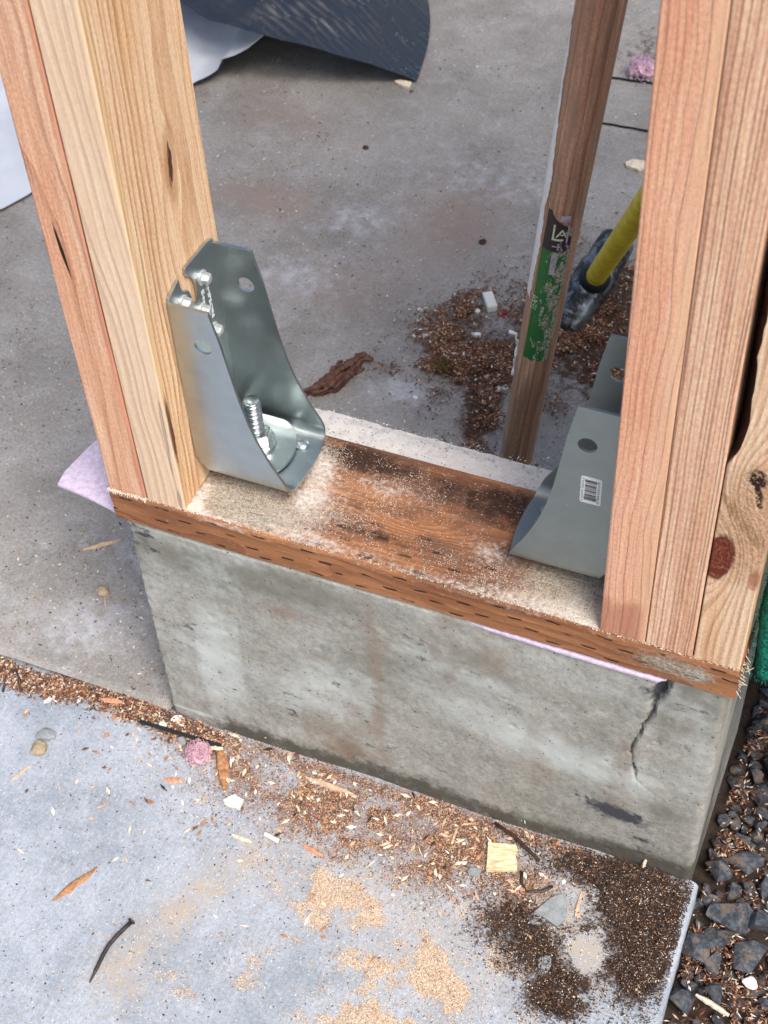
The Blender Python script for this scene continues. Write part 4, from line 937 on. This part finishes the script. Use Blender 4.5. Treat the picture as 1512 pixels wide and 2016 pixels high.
def rock_mesh(name, dims, mat, seed, n=16, bev=.03):
    rnd = random.Random(seed); bm = bmesh.new()
    for i in range(n):
        v = Vector((rnd.gauss(0, 1), rnd.gauss(0, 1), rnd.gauss(0, 1))).normalized() * rnd.uniform(.85, 1.1)
        bm.verts.new((v.x * dims[0] * .001, v.y * dims[1] * .001, v.z * dims[2] * .001))
    bmesh.ops.convex_hull(bm, input=bm.verts)
    bmesh.ops.delete(bm, geom=[v for v in bm.verts if not v.link_faces], context='VERTS')
    bmesh.ops.bevel(bm, geom=bm.edges, offset=min(dims) * bev * .001, segments=1, affect='EDGES')
    bmesh.ops.recalc_face_normals(bm, faces=bm.faces)
    me = bpy.data.meshes.new(name); bm.to_mesh(me); bm.free(); me.materials.append(mat); return me
def fluff(name, r, mat, seed, flat=.7, k=.45):
    bm = bmesh.new(); bmesh.ops.create_icosphere(bm, subdivisions=4, radius=r * .001); bm.verts.index_update()
    for v in bm.verts:
        d = v.co.normalized(); q = float(fbm(np.array(d.x * 40 + d.z * 31 + 200), np.array(d.y * 40 - d.z * 17 + 100), 22, seed, 5)); q = .5 + (q - .5) * 1.7; v.co *= (1 - k) + 2 * k * q; v.co.z *= flat; v.co.z += r * .0006
    mb = MB(); rnd = random.Random(seed)
    mb.add([v.co * 1000 for v in bm.verts], [tuple(v.index for v in f.verts) for f in bm.faces]); bm.free()
    for i in range(150):
        a, e = rnd.uniform(0, 6.28), rnd.uniform(-.2, 1.4); d = Vector((cos(a) * cos(e), sin(a) * cos(e), sin(e) * flat)); p = d * r * .75 + Vector((0, 0, r * .5)); t = d.cross(Vector((rnd.gauss(0, 1), rnd.gauss(0, 1), rnd.gauss(0, 1)))).normalized()
        mb.tube([p, p + d * r * .35 + t * r * .25, p + d * r * .45 + t * r * .7, p + d * r * .25 + t * r * rnd.uniform(.8, 1.2)], [r * .035] * 4, 3, cap=False)
    return mb.obj(name, mat)

# ------------------------------------------------------------------ debris one could count
def th(o, label, cat, group=None): return setp(o, label, cat, group)
# bent nail
mb = MB(); pts = [(71, -293), (70.5, -280), (70, -266), (70.5, -255), (73, -244), (76.5, -233), (78.5, -226)]
pz = [2, 2.5, 3.5, 4, 4, 3.5, 3]; mb.tube([(x, y, Z_SLAB + 1 + z) for (x, y), z in zip(pts, pz)], [.6, 1.8, 2, 2, 2, 2, 2], 10); a = Vector((78.5, -226, Z_SLAB + 4)); d = Vector((2., 7, 0)).normalized()
mb.tube([a, a + d * 1.4], 3.8, 14); th(mb.obj('nail', M_RUST, (73, -258, Z_SLAB), None, True), 'bent grey nail lying alone near the bottom of the slab', 'nail')
th(place(splinter('splinter', 52, 8, 3.2, M_ORG, .1, .3, seed=1), 8, -209, rz=1.12), 'orange wood splinter lying alone on clean slab left of the nail', 'splinter', 'larger wood splinters')
th(place(splinter('splinter', 52, 12.5, 5, M_ORG, .35, .2, seed=2), 84, -42, rz=-1.02), 'broad split wood wedge beside the pink fluff and white crumb', 'splinter', 'larger wood splinters')
th(place(splinter('splinter', 58, 7, 3.4, M_TAN, .25, .2, seed=3), 196, -23, rz=-.04), 'long pale splinter near the foot of the concrete curb', 'splinter', 'larger wood splinters')
th(place(splinter('splinter', 44, 4.5, 3, M_TAN, .4, .2, seed=4), -169, 168, rz=.7), 'pale stick on the back floor below the pink foam flap', 'splinter', 'larger wood splinters')
th(place(splinter('splinter', 26, 1.4, 1.2, M_TAN, .5, .2, seed=5), -127, 99, rz=-1.0), 'hair-thin straw below the brown chip on the back floor', 'splinter')
th(place(splinter('splinter', 24, 3.0, 2, M_TAN, .4, .2, seed=6), -107, -120, rz=1.2), 'thin twig-like splinter at the left edge of the slab', 'splinter')
th(place(splinter('splinter', 17, 6, 3, M_CHW, .6, .15, seed=7), -124, -29, rz=.95), 'cream white wood sliver by the debris line', 'splinter')
th(place(splinter('splinter', 17, 5, 2.4, M_TAN, .5, .2, seed=8), -40, -20, rz=1.15), 'tan sliver standing out of the debris line, thicker of two', 'splinter')
th(place(splinter('splinter', 15, 3.6, 2, M_ORG, .3, .2, seed=9), -50, -24, rz=-1.3), 'narrow orange sliver next to the thicker tan sliver', 'splinter')
th(place(splinter('splinter', 27, 3.6, 2.4, M_TAN, .35, .2, seed=10), 465, -58, rz=-1.5), 'straight straw-coloured splinter standing on the dark soil', 'splinter')
th(place(splinter('splinter', 15, 4.2, 3.0, M_LTAN, .6, .1, seed=11), 70, -26, Z_SLAB + 6, .25), 'small cream sliver between the black strip and pink fluff', 'splinter')
th(place(splinter('splinter', 24, 3.4, 2, M_TAN, .4, .3, seed=12), 331, -33, rz=-1.5), 'short upright-lying splinter left of the square board scrap', 'splinter')
th(place(splinter('splinter', 21, 3.2, 2, M_LTAN, .4, .3, seed=13), 512, 4, rz=1.5), 'short pale splinter against the dirty foot of the curb', 'splinter')
th(place(splinter('splinter', 22, 4.4, 1.8, M_LTAN, .4, .3, seed=14), 137, -107, rz=.0), 'pair-like pale shaving on the tan sawdust', 'splinter')
th(place(splinter('splinter', 20, 5.5, 2.5, M_SALM, .4, .3, seed=15), 44, -72, rz=.25), 'salmon pink chip on clean slab right of the white flakes', 'wood chip')
th(place(splinter('splinter', 26, 5.5, 2.5, M_SALM, .4, .3, seed=16), 209, -95, rz=-.2), 'salmon chip lower in the brown shavings', 'wood chip')
th(place(splinter('splinter', 14, 5, 2.5, M_ORG, .4, .3, seed=17), 466, -20, rz=1.0), 'orange chip at the top of the dark soil', 'wood chip')
th(place(splinter('splinter', 16, 6, 2.5, M_SALM, .4, .3, seed=18), 412, -62, rz=.2), 'salmon chip under the square board scrap', 'wood chip')
th(place(splinter('splinter', 23, 6.5, 3, M_SALM, .3, .3, seed=19), -58, -13, Z_SLAB + 8, .2), 'orange bark flake lying on the debris line', 'wood chip')
# white plastic / board bits
th(place(flatchip('white_chip', ragpoly(9, 9, .3, 1.1, .85, 3), 4, M_CHW, 2, 3), 114, -74), 'largest white crumb on the slab below the broad wedge', 'plaster crumb', 'white crumbs')
mb = MB(); mb.tube([(-8, 0, 2.6), (8, 0, 2.6)], 2.4, 10); th(place(mb.obj('paper_stub', M_CHW, smooth=False), 165, -97, rz=-.15), 'short white paper stub on the tan sawdust', 'paper stub')
o = MB(); o.box((0, 0, 5), (30, 13, 10)); o = o.obj('foam_offcut', M_CHW); bm = bmesh.new(); bm.from_mesh(o.data); bmesh.ops.bevel(bm, geom=bm.edges, offset=.001, segments=2, affect='EDGES'); bm.to_mesh(o.data); bm.free()
th(place(o, 108, 695, rz=-1.0), 'white rectangular offcut on the floor left of the handle', 'offcut')
th(place(flatchip('red_scrap', ragpoly(6, 7, .3, 1, 1.2, 5), 2, M_REDC, 2, 5), 131, 683), 'tiny red scrap next to the white offcut', 'scrap')
wb = [(56, 614, 17, 7, .7, 'white chip at the left tip of the brown mulch'), (112, 634, 13, 7, .3, 'ragged white flake in the middle of the brown mulch'), (158, 593, 15, 6, .9, 'oval white chip in the mulch left of the handle'), (172, 554, 16, 8, .5, 'white chip low down against the wooden handle'),
      (98, 676, 7, 6, 0, 'white bead touching the white offcut'), (62, 694, 8, 6, 0, 'white crumb left of the white offcut'), (150, 568, 7, 6, 0, 'white crumb just left of the low chip by the handle'), (80, 505, 6, 5, 0, 'lone white crumb on bare floor behind the plate'), (75, 562, 6, 6, 0, 'white crumb beside the moss clump on the floor'), (28, 655, 8, 4, 0, 'white sliver left of the mulch tip')]
for i, (x, y, a, b, r, lb) in enumerate(wb):
    th(place(flatchip('white_chip', [(p[0] * a / 10, p[1] * b / 10) for p in ragpoly(5, 8, .25, 1, 1, 20 + i)], min(5, b * .5), M_CHW, 2, i), x, y, rz=r), lb, 'white chip', 'white chips on the floor')
# OSB square
o = flatchip('board_scrap', [(-15, -15), (14, -14), (15, -6), (12.5, 0), (15.5, 6), (13, 13), (-4, 14), (-13, 15)], 5, plain('osb', '#dcc8a0', .85, 0, .4, .35, .9, (.25, 1.2, 1)), 3, 9); th(place(o, 382, -38, rz=.35), 'square pale strand-board scrap near the curb on the slab', 'board scrap')
th(place(flatchip('concrete_flake', [(-12, -16), (13, -14), (15, -4), (8, 8), (-2, 18), (-9, 6)], 4, M_GRY, 1, 10), 446, -70, rz=-.35), 'triangular grey concrete flake among the dark soil', 'concrete flake')
th(place(flatchip('concrete_flake', ragpoly(7, 8, .2, 1.3, .8, 6), 3, M_GRY, 1, 11), 432, -87, rz=.2), 'small grey concrete flake touching the triangular flake', 'concrete flake')
th(place(flatchip('concrete_flake', ragpoly(7, 7, .3, 1.2, .7, 7), 3, M_GRY, 1, 12), 362, -62, rz=.6), 'small grey flake below the square board scrap', 'concrete flake')
th(place(flatchip('concrete_flake', ragpoly(8, 7, .3, .8, 1.2, 8), 3, M_GRY, 1, 13), 455, -126, rz=.1), 'grey flake at the lower edge of the dark soil', 'concrete flake')
th(place(fluff('insulation_tuft', 10.5, M_PNK, 5), 55, -37), 'pink wool tuft on the debris beside the broad wedge', 'insulation tuft', 'pink insulation tufts')
th(place(fluff('insulation_tuft', 17, plain('pale_pink_wool', '#c9a7b8', .9, 0, .2, .1, .8), 6, .55), 149, 1250), 'large pale pink tuft on the floor beside the salmon stud', 'insulation tuft', 'pink insulation tufts')
th(place(fluff('mulch_clump', 9, plain('moss', '#5d4c2c', .9, 0, .4, .2, 1.), 9, .5, .6), 92, 565), 'mossy brown clump on bare floor below the mulch', 'clump')
th(place(flatchip('yellow_chip', ragpoly(12, 9, .4, 1.3, .9, 12), 4, M_LTAN, 5, 14), 205, 1033, rz=.3), 'crumpled yellow chip on the floor beside the salmon stud', 'wood chip')
th(place(flatchip('yellow_chip', ragpoly(9, 8, .3, 1.5, .7, 13), 4, M_LTAN, 4, 15), -177, 1112, rz=-.1), 'cream chip just in front of the black sheet corner', 'wood chip')
th(place(flatchip('cream_chip', ragpoly(12, 8, .4, 1.1, 1.1, 16), 4, M_CHW, 5, 15), 160, 1345, rz=-.1), 'cream crumb on brown dirt beside the salmon stud', 'crumb')
# pebbles
for i, (x, y, d, mt, lb) in enumerate([(-105, -72, (12, 9, 6), M_GRY, 'rounded grey pebble on the left part of the slab'), (-102, -90, (9, 12, 6), M_STONE, 'angular tan stone below the grey pebble'), (-135, 109, (10, 8, 5), M_STONE, 'tan stone chip on the back floor above a straw'), (31, -30, (8, 6, 5), M_GRY, 'grey crumb beside the black rubber strip'), (-160, 1100, (5, 4, 3), M_BRN, 'brown crumb in front of the black sheet'), (-171, 951, (5, 4, 3), M_DBR, 'dark crumb on the bare floor far behind the bracket'), (57, 808, (6, 5, 4), M_DBR, 'dark green-black crumb on the floor near the handle')]):
    o = bpy.data.objects.new('pebble', rock_mesh('pebble', d, mt, 60 + i, 18, .1)); COL.objects.link(o); th(place(o, x, y, gz(x, y) + d[2] * .7), lb, 'pebble')
for i, (x, y, a, mt, lb) in enumerate([(16, -10, 9, M_CHW, 'largest pale mortar crumb at the left foot of the curb'), (23, -15, 7, M_GRY, 'grey mortar crumb right of the largest pale crumb'), (5, -18, 6, M_CHW, 'small white mortar crumb where floor edge meets curb'), (30, -8, 6, M_STONE, 'tan mortar crumb tight against the curb face')]):
    o = bpy.data.objects.new('mortar_crumb', rock_mesh('mortar_crumb', (a, a * .8, a * .6), mt, 90 + i, 16, .06)); COL.objects.link(o); th(place(o, x, y, Z_SLAB + a * .4 + 2), lb, 'mortar crumb', 'mortar crumbs at the curb foot')
# staple wire, rubber strip, black wire pieces
mb = MB(); mb.tube([(-176, -40, Z_SLAB + 1.5), (-181, -22, Z_SLAB + 5), (-173, -15, Z_SLAB + 11), (-165, -22, Z_SLAB + 8), (-158, -33, Z_SLAB + 2)], 1.5, 8); th(mb.obj('wire_staple', M_RUST, (-170, -25, Z_SLAB), None, True), 'bent steel wire staple in the debris at the left edge', 'wire')
mb = MB(); mb.box((28, -24, Z_SLAB + 8), (92, 4.2, 2.2), 0, Euler((.5, .02, .12 * -1 + .16)).to_matrix()); o = mb.obj('rubber_strip', M_RUB, (28, -24, Z_SLAB + 8)); th(o, 'flat black strip lying at the left foot of the curb', 'rubber strip')
mb = MB(); mb.tube([(364, -8, Z_SLAB + 8), (385, -14, Z_SLAB + 7), (402, -22, Z_SLAB + 5), (417, -29, Z_SLAB + 3)], [1.6, 2, 2, 1.6], 8); th(mb.obj('dark_twig', M_DBR, (390, -18, Z_SLAB), None, True), 'straight dark twig above the square board scrap', 'twig')
mb = MB(); mb.tube([(405, -46, Z_SLAB + 4), (408, -56, Z_SLAB + 2), (415, -63, Z_SLAB + 2), (430, -58, Z_SLAB + 3), (437, -50, Z_SLAB + 4)], 1.5, 8); th(mb.obj('wire_hook', M_RUST, (418, -58, Z_SLAB), None, True), 'rusty wire hook right of the square board scrap', 'wire')
# torn bark piece behind the plate
mb = MB(); rb = random.Random(5)
for k in range(46):
    u0 = rb.uniform(-1, .35); u1 = u0 + rb.uniform(.35, .95); off = Vector((0, rb.gauss(0, 6.5), abs(rb.gauss(7, 5)))); tw = rb.uniform(-9, 9); pts = []
    for q in range(9):
        u = min(1.05, u0 + (u1 - u0) * q / 8); bend = 10 * sin(u * 2.6) + 8 * max(0, u - .55) * 2
        pts.append((u * 52, bend + off.y * (1.1 - .5 * abs(u)) + tw * (q / 8 - .5) + rb.uniform(-1.3, 1.3), max(1.2, off.z * (1.15 - .4 * abs(u)) + rb.uniform(-1.2, 1.2) + 7 * max(0, u - .4))))
    mb.tube(pts, [rb.uniform(1.6, 4.6) * (.4 + .6 * sin(pi * (q + .6) / 9.2)) for q in range(9)], 6)
tmp = mb.obj('bark_piece', M_ROOT); me = tmp.data; bpy.data.objects.remove(tmp)
o = bpy.data.objects.new('bark_piece', me); COL.objects.link(o); th(place(o, -19, 503, rz=.85), 'twisted strip of reddish bark on the floor behind the shiny bracket', 'bark')

# ------------------------------------------------------------------ gravel
M = Mat('black_stone'); P = M.pos(); n = M.noise(P, .07, 5, .7); oi = M.node('ShaderNodeObjectInfo').outputs['Random']
oc = M.node('ShaderNodeTexCoord').outputs['Object']; P = M.scl(M.node('ShaderNodeNewGeometry').outputs['Position'], (1000, 1000, 1000)); n = M.noise(P, .16, 5, .75); dst = M.mul(M.rng(M.noise(P, .07, 4, .7), .48, .64), .5)
c = M.mix(oi, '#3e434b', '#292d32'); c = M.mix(M.mul(M.rng(n, .4, .7), .8), c, '#646b74'); c = M.mix(dst, c, '#84705c')
M_STN = M.out(c, .75, 0., M.bump(n, .5, .0012), .35)
SHAPES = [rock_mesh('crushed_stone', d, M_STN, 200 + i, 13, .05) for i, d in enumerate([(1, .8, .65), (1, .9, .8), (1, .62, .5), (1, .95, .6), (1, .7, .7), (1, .85, .45), (1, 1, .75)])]
for me_ in SHAPES:
    bm = bmesh.new(); bm.from_mesh(me_); bmesh.ops.triangulate(bm, faces=bm.faces); bmesh.ops.subdivide_edges(bm, edges=bm.edges, cuts=1)
    for v in bm.verts:
        q = float(fbm(np.array(v.co.x * 20000 + 100), np.array(v.co.y * 20000 + v.co.z * 13000), 9, 44, 3)); v.co *= .93 + .16 * q
    bm.to_mesh(me_); bm.free(); me_.set_sharp_from_angle(angle=radians(35)); me_.polygons.foreach_set('use_smooth', np.ones(len(me_.polygons), bool)); me_.set_sharp_from_angle(angle=radians(28))
def stone(shape, x, y, z, r, lab, rot=None):
    o = bpy.data.objects.new('crushed_stone', SHAPES[shape]); COL.objects.link(o); o.location = W((x, y, z)); o.scale = (r, r, r)
    o.rotation_euler = rot or (random.uniform(-.5, .5), random.uniform(-.5, .5), random.uniform(0, 6.28)); return setp(o, lab, 'stone', 'black crushed stones beside the slab')
big = [(0, 600, -2, 26, 'largest black stone, broad and flat, touching the curb corner'), (3, 578, -44, 19, 'black stone against the slab edge below the largest stone'), (5, 624, -30, 24, 'long flat slab-like black stone at the right edge'), (1, 581, -98, 17, 'squarish black stone against the slab edge near the bottom'),
       (6, 606, -79, 12, 'small rounded grey-black stone beside the pale straw'), (2, 600, 62, 20, 'dark stone in shade above the largest stone'), (4, 578, 46, 18, 'shaded stone tight against the curb side face'), (1, 632, 6, 19, 'blue-black stone at the right edge above the long flat stone'), (0, 596, -52, 13, 'black stone half covered by wood shavings'), (3, 594, -28, 17, 'brownish dusted stone right below the largest stone')]
taken = []
for (s, x, y, r, lb) in big:
    stone(s, x, y, Z_SOIL + 15, r, lb, (random.uniform(-.3, .3), random.uniform(-.3, .3), random.uniform(0, 6.28))); taken.append((x, y, r * .8))
cnt = 0
for it in range(9000):
    x, y = random.uniform(566, 690), random.uniform(-190, 330); r = random.choice([7, 9, 10, 11, 12, 14, 16, 18])
    if x - r * .8 < float(slab_edge(np.array(min(y, 0.)))) and y < 6: continue
    if y > 4 and x - r * .7 < 558: continue
    if any((x - a) ** 2 + (y - b) ** 2 < (r * .6 + c_) ** 2 for a, b, c_ in taken): continue
    taken.append((x, y, r * .62)); cnt += 1
    lb = 'plain small black crushed stone among others in the gravel bed'
    stone(random.randrange(7), x, y, Z_SOIL + r * .45 + random.uniform(-4, 5), r, lb)
    if cnt > 240: break
bmv = []; 
mbv, mbf = [], []
for it in range(500):                                       # the bed runs on to the right, out of the picture
    x, y, r = random.uniform(690, 990), random.uniform(-410, 500), random.uniform(7, 15); me = SHAPES[it % 7]; R3 = Euler((random.random() * 6, random.random() * 6, random.random() * 6)).to_matrix(); k = len(mbv)
    mbv += [tuple((R3 @ v.co) * 1000 * r + Vector((x, y, Z_SOIL + r * .4))) for v in me.vertices]; mbf += [tuple(i + k for i in p.vertices) for p in me.polygons]
o = mobj('gravel', mbv, mbf, M_STN, (840, 40, Z_SOIL)); setp(o, kind='stuff')
# straw and crumbs on the gravel
th(place(splinter('splinter', 34, 5.5, 2.5, M_LTAN, .5, .25, seed=31), 606, -97, Z_SOIL + 27, -.25, (.1, 0)), 'pale straw-like splinter lying on the gravel near the bottom', 'splinter')
o = bpy.data.objects.new('pebble', rock_mesh('pebble', (8, 7, 6), M_CHW, 77, 18, .1)); COL.objects.link(o); th(place(o, 633, -62, Z_SOIL + 22), 'white pebble on the gravel at the right edge', 'pebble')

# ------------------------------------------------------------------ sawdust, shavings and crumbs: nobody could count these
M_MUL1 = plain('mulch_red', '#74503f', .9, 0, .35, .2, .8); M_MUL2 = plain('mulch_dark', '#513629', .9, 0, .4, .2, .9)
FL = [M_TAN, M_LTAN, M_ORG, M_BRN, M_DBR, M_CHW, M_GRY]
def flakes(name, n, box, dens, zfun, Lr, wr, weights, lift=.6, seed=1, base=None, mats=None):
    g = np.random.default_rng(seed); k = 0; XS, YS = [], []
    while k < n:
        x = g.uniform(box[0], box[1], 40000); y = g.uniform(box[2], box[3], 40000); s = g.random(40000) < dens(x, y); XS.append(x[s]); YS.append(y[s]); k += int(s.sum())
        if len(XS) > 120: break
    x = np.concatenate(XS)[:n]; y = np.concatenate(YS)[:n]; n = len(x)
    L = np.exp(g.uniform(np.log(Lr[0]), np.log(Lr[1]), n)); w = np.minimum(np.exp(g.uniform(np.log(wr[0]), np.log(wr[1]), n)), L * .8); a = g.uniform(0, 2 * pi, n); tl = g.normal(0, .13, n)
    dx, dy, dz = np.cos(a) * np.cos(tl), np.sin(a) * np.cos(tl), np.sin(tl); nx, ny = -np.sin(a), np.cos(a); z = zfun(x, y) + np.abs(dz) * L * .5 + g.uniform(.0, lift, n); h = w * g.uniform(.12, .4, n)
    P0 = np.stack([x - dx * L / 2, y - dy * L / 2, z - dz * L / 2], 1); P1 = np.stack([x + dx * L / 2, y + dy * L / 2, z + dz * L / 2], 1)
    P2 = np.stack([x + nx * w / 2, y + ny * w / 2, z], 1); P3 = np.stack([x - nx * w / 2, y - ny * w / 2, z + h * .3], 1); P4 = np.stack([x, y, z + h], 1)
    V = np.stack([P0, P1, P2, P3, P4], 1).reshape(-1, 3); i = np.arange(n)[:, None] * 5
    F = np.stack([i + np.array(q) for q in ((0, 2, 4), (2, 1, 4), (1, 3, 4), (3, 0, 4))], 1).reshape(-1, 3)
    mi = np.repeat(g.choice(len(weights), n, p=np.array(weights) / np.sum(weights)), 4)
    b = np.array(base if base is not None else (x.mean(), y.mean(), z.min()))
    me = bpy.data.meshes.new(name); me.vertices.add(len(V)); me.vertices.foreach_set('co', ((V - b) * .001).ravel()); me.loops.add(len(F) * 3); me.loops.foreach_set('vertex_index', F.ravel().astype(np.int32))
    me.polygons.add(len(F)); me.polygons.foreach_set('loop_start', np.arange(0, len(F) * 3, 3, dtype=np.int32)); me.polygons.foreach_set('material_index', mi.astype(np.int32))
    for q in (mats or FL): me.materials.append(q)
    me.update(calc_edges=True); me.validate(); o = bpy.data.objects.new(name, me); COL.objects.link(o); o.location = W(b); return setp(o, kind='stuff')
def inslab(x, y): return (x < slab_edge(y) - 4) & (y < 1)
flakes('tan_sawdust', 34000, (100, 470, -340, -60), lambda x, y: f_tan(x, y) * inslab(x, y) * .9, slab_z, (.9, 2.8), (.4, .9), [5, 4, 1.6, .4, 0, .6, 0], 1.0, 1)
flakes('brown_shavings', 25000, (-200, 470, -170, 2), lambda x, y: f_brown(x, y) * inslab(x, y), slab_z, (.8, 4.2), (.4, 1.3), [2.8, .3, 1.4, 3.6, 1.6, .12, .4], 1.8, 2, mats=[M_TAN, M_LTAN, M_SALM, M_MUL1, M_MUL2, M_CHW, M_GRY])
flakes('dark_mulch', 34000, (370, 570, -190, 2), lambda x, y: np.clip(poly_dark(x, y), 0, 1) * (.45 + .6 * clump(x, y, 12, 213)) * inslab(x, y), lambda x, y: slab_z(x, y) + np.clip(poly_dark(x, y), 0, 1) * 3, (.8, 3.6), (.5, 1.5), [.22, .06, .1, 1.1, 7., .03, .3], 3., 3)
flakes('scattered_dust', 9000, (-200, 566, -380, 2), lambda x, y: (.22 + f_dust(x, y) * .9 + .5 * gb(x, y, 40, -60, 90, 60)) * inslab(x, y), slab_z, (.9, 3.2), (.4, 1.1), [2.5, 3, .6, .5, .25, 2.2, .8], .6, 4)
yl = lambda x: -14 - 5 * np.sin(x * .03)
flakes('joint_litter', 7000, (-215, 75, -45, 8), lambda x, y: np.exp(-((y - yl(x)) / (8 + 4 * fbm(x, x * 0, 30, 205))) ** 2) * (.35 + clump(x, y, 20, 204)), lambda x, y: slab_z(x, y) + 1 + 6 * np.exp(-((y - yl(x) - 4) / 9) ** 2), (1.5, 8), (.8, 2.8), [1.2, .5, 1.8, 3.4, 2.6, .25, .2], 3, 5, mats=[M_TAN, M_LTAN, M_ORG, M_MUL1, M_MUL2, M_CHW, M_GRY])
flakes('floor_mulch', 22000, (0, 420, 400, 960), lambda x, y: np.clip(f_fbrown(x, y), 0, 1) * (.08 + clump(x, y, 36, 206)), lambda x, y: Z_FLOOR + 2 + np.clip(f_fbrown(x, y), 0, 1) * 4 * clump(x, y, 36, 206), (1.5, 8), (.8, 3.), [.5, .1, 1.4, 4.5, 4.2, .12, .1], 3, 6, mats=[M_TAN, M_LTAN, M_ORG, M_MUL1, M_MUL2, M_CHW, M_GRY])
flakes('floor_crumbs', 10000, (-640, 420, 0, 1600), lambda x, y: .25 + .5 * clump(x, y, 120, 207) + 1.3 * gb(x, y, -120, 90, 100, 100), lambda x, y: Z_FLOOR + (fbm(x, y, 140, 13) - .5) * 3 + .4, (1.2, 6), (.7, 2.6), [1.0, .9, .8, 1.8, 1.8, .6, 1.0], .6, 7)
pz_ = lambda x, y: .4 + 0 * x
def f_pl(x, y):
    d = gb(x, y, 180, 30, 55, 26, 10) * 1.0 + gb(x, y, 110, 28, 36, 26) * .7 + gb(x, y, 405, 22, 50, 26) * 1.0 + gb(x, y, 165, 90, 18, 28) * .6 + gb(x, y, 235, 85, 45, 22) * .4 + gb(x, y, 325, 20, 60, 14) * .35 + .05
    return d * (.3 + clump(x, y, 14, 208)) * ((x > 77) & (x < 446) & (y > 1) & (y < 124))
flakes('plate_sawdust', 10000, (76, 447, 0, 126), f_pl, pz_, (.6, 2.4), (.3, .7), [3, 3, .6, .5, .15, 1.0, 1.2], .9, 8)
flakes('stud_foot_dust', 1400, (0, 560, -2, 4), lambda x, y: np.where((x > 440) | (x < 90), 1., .2) * (y > -.5) * .8, lambda x, y: .2 + 0 * x, (.8, 3), (.4, .9), [2, 4, .4, .1, 0, 1.5, 0], 1.2, 9)
flakes('gravel_litter', 6000, (562, 690, -200, 330), lambda x, y: (.2 + clump(x, y, 34, 209)) * .6 * (x > slab_edge(np.minimum(y, 0)) + 2), lambda x, y: Z_SOIL + 7 + 9 * fbm(x, y, 20, 210), (2, 9), (.8, 2.6), [1., .4, .8, 3, 3.2, .2, .1], 6, 10, mats=[M_TAN, M_LTAN, M_ORG, M_MUL1, M_MUL2, M_CHW, M_GRY])
flakes('ledge_grit', 2600, (76, 500, 128, 194), lambda x, y: .6 + 0 * x, lambda x, y: -41 + (fbm(x, y, 9, 62) - .5) * 5, (.8, 2.6), (.6, 1.8), [.3, .8, .1, .3, .2, 3, 2.2], .5, 12)
flakes('wood_chips', 420, (-200, 480, -200, -2), lambda x, y: (.04 + f_brown(x, y) * .8 + .35 * gb(x, y, 40, -60, 90, 60)) * inslab(x, y), lambda x, y: slab_z(x, y) + .5, (5, 13), (2., 4.5), [2.5, 2.2, 2., 1.2, .5, 1.2, .4], 1.5, 13)
flakes('dark_specks', 1300, (-200, 560, -380, 0), lambda x, y: .3 * inslab(x, y), slab_z, (1.2, 3.2), (1., 2.2), [0, 0, 0, .6, 3, 0, 1], .2, 14)
# frayed wood fibres at the cut ends
mb = MB()
for i in range(30):
    p = Vector((random.uniform(556, 564), random.uniform(0, 30), random.uniform(-38, -2))); d = Vector((random.uniform(.1, 1), random.uniform(-.6, .2), random.uniform(-1, .3))).normalized(); mb.tube([p, p + d * random.uniform(3, 10)], [.5, .2], 4, cap=False)
o = mb.obj('splintered_fibres', M_LTAN, (280, 63, -19), plate); o['kind'] = 'stuff'
mb = MB()
for i in range(120):
    p = Vector((random.uniform(0, 38), -.4, random.uniform(.5, 4))); d = Vector((random.uniform(-.6, .6), -.3, random.uniform(-1, .2))).normalized(); mb.tube([p, p + d * random.uniform(1.5, 4)], [.4, .15], 3, cap=False)
o = mb.obj('cut_fuzz', M_LTAN, (280, 63, -19), plate); o['kind'] = 'stuff'
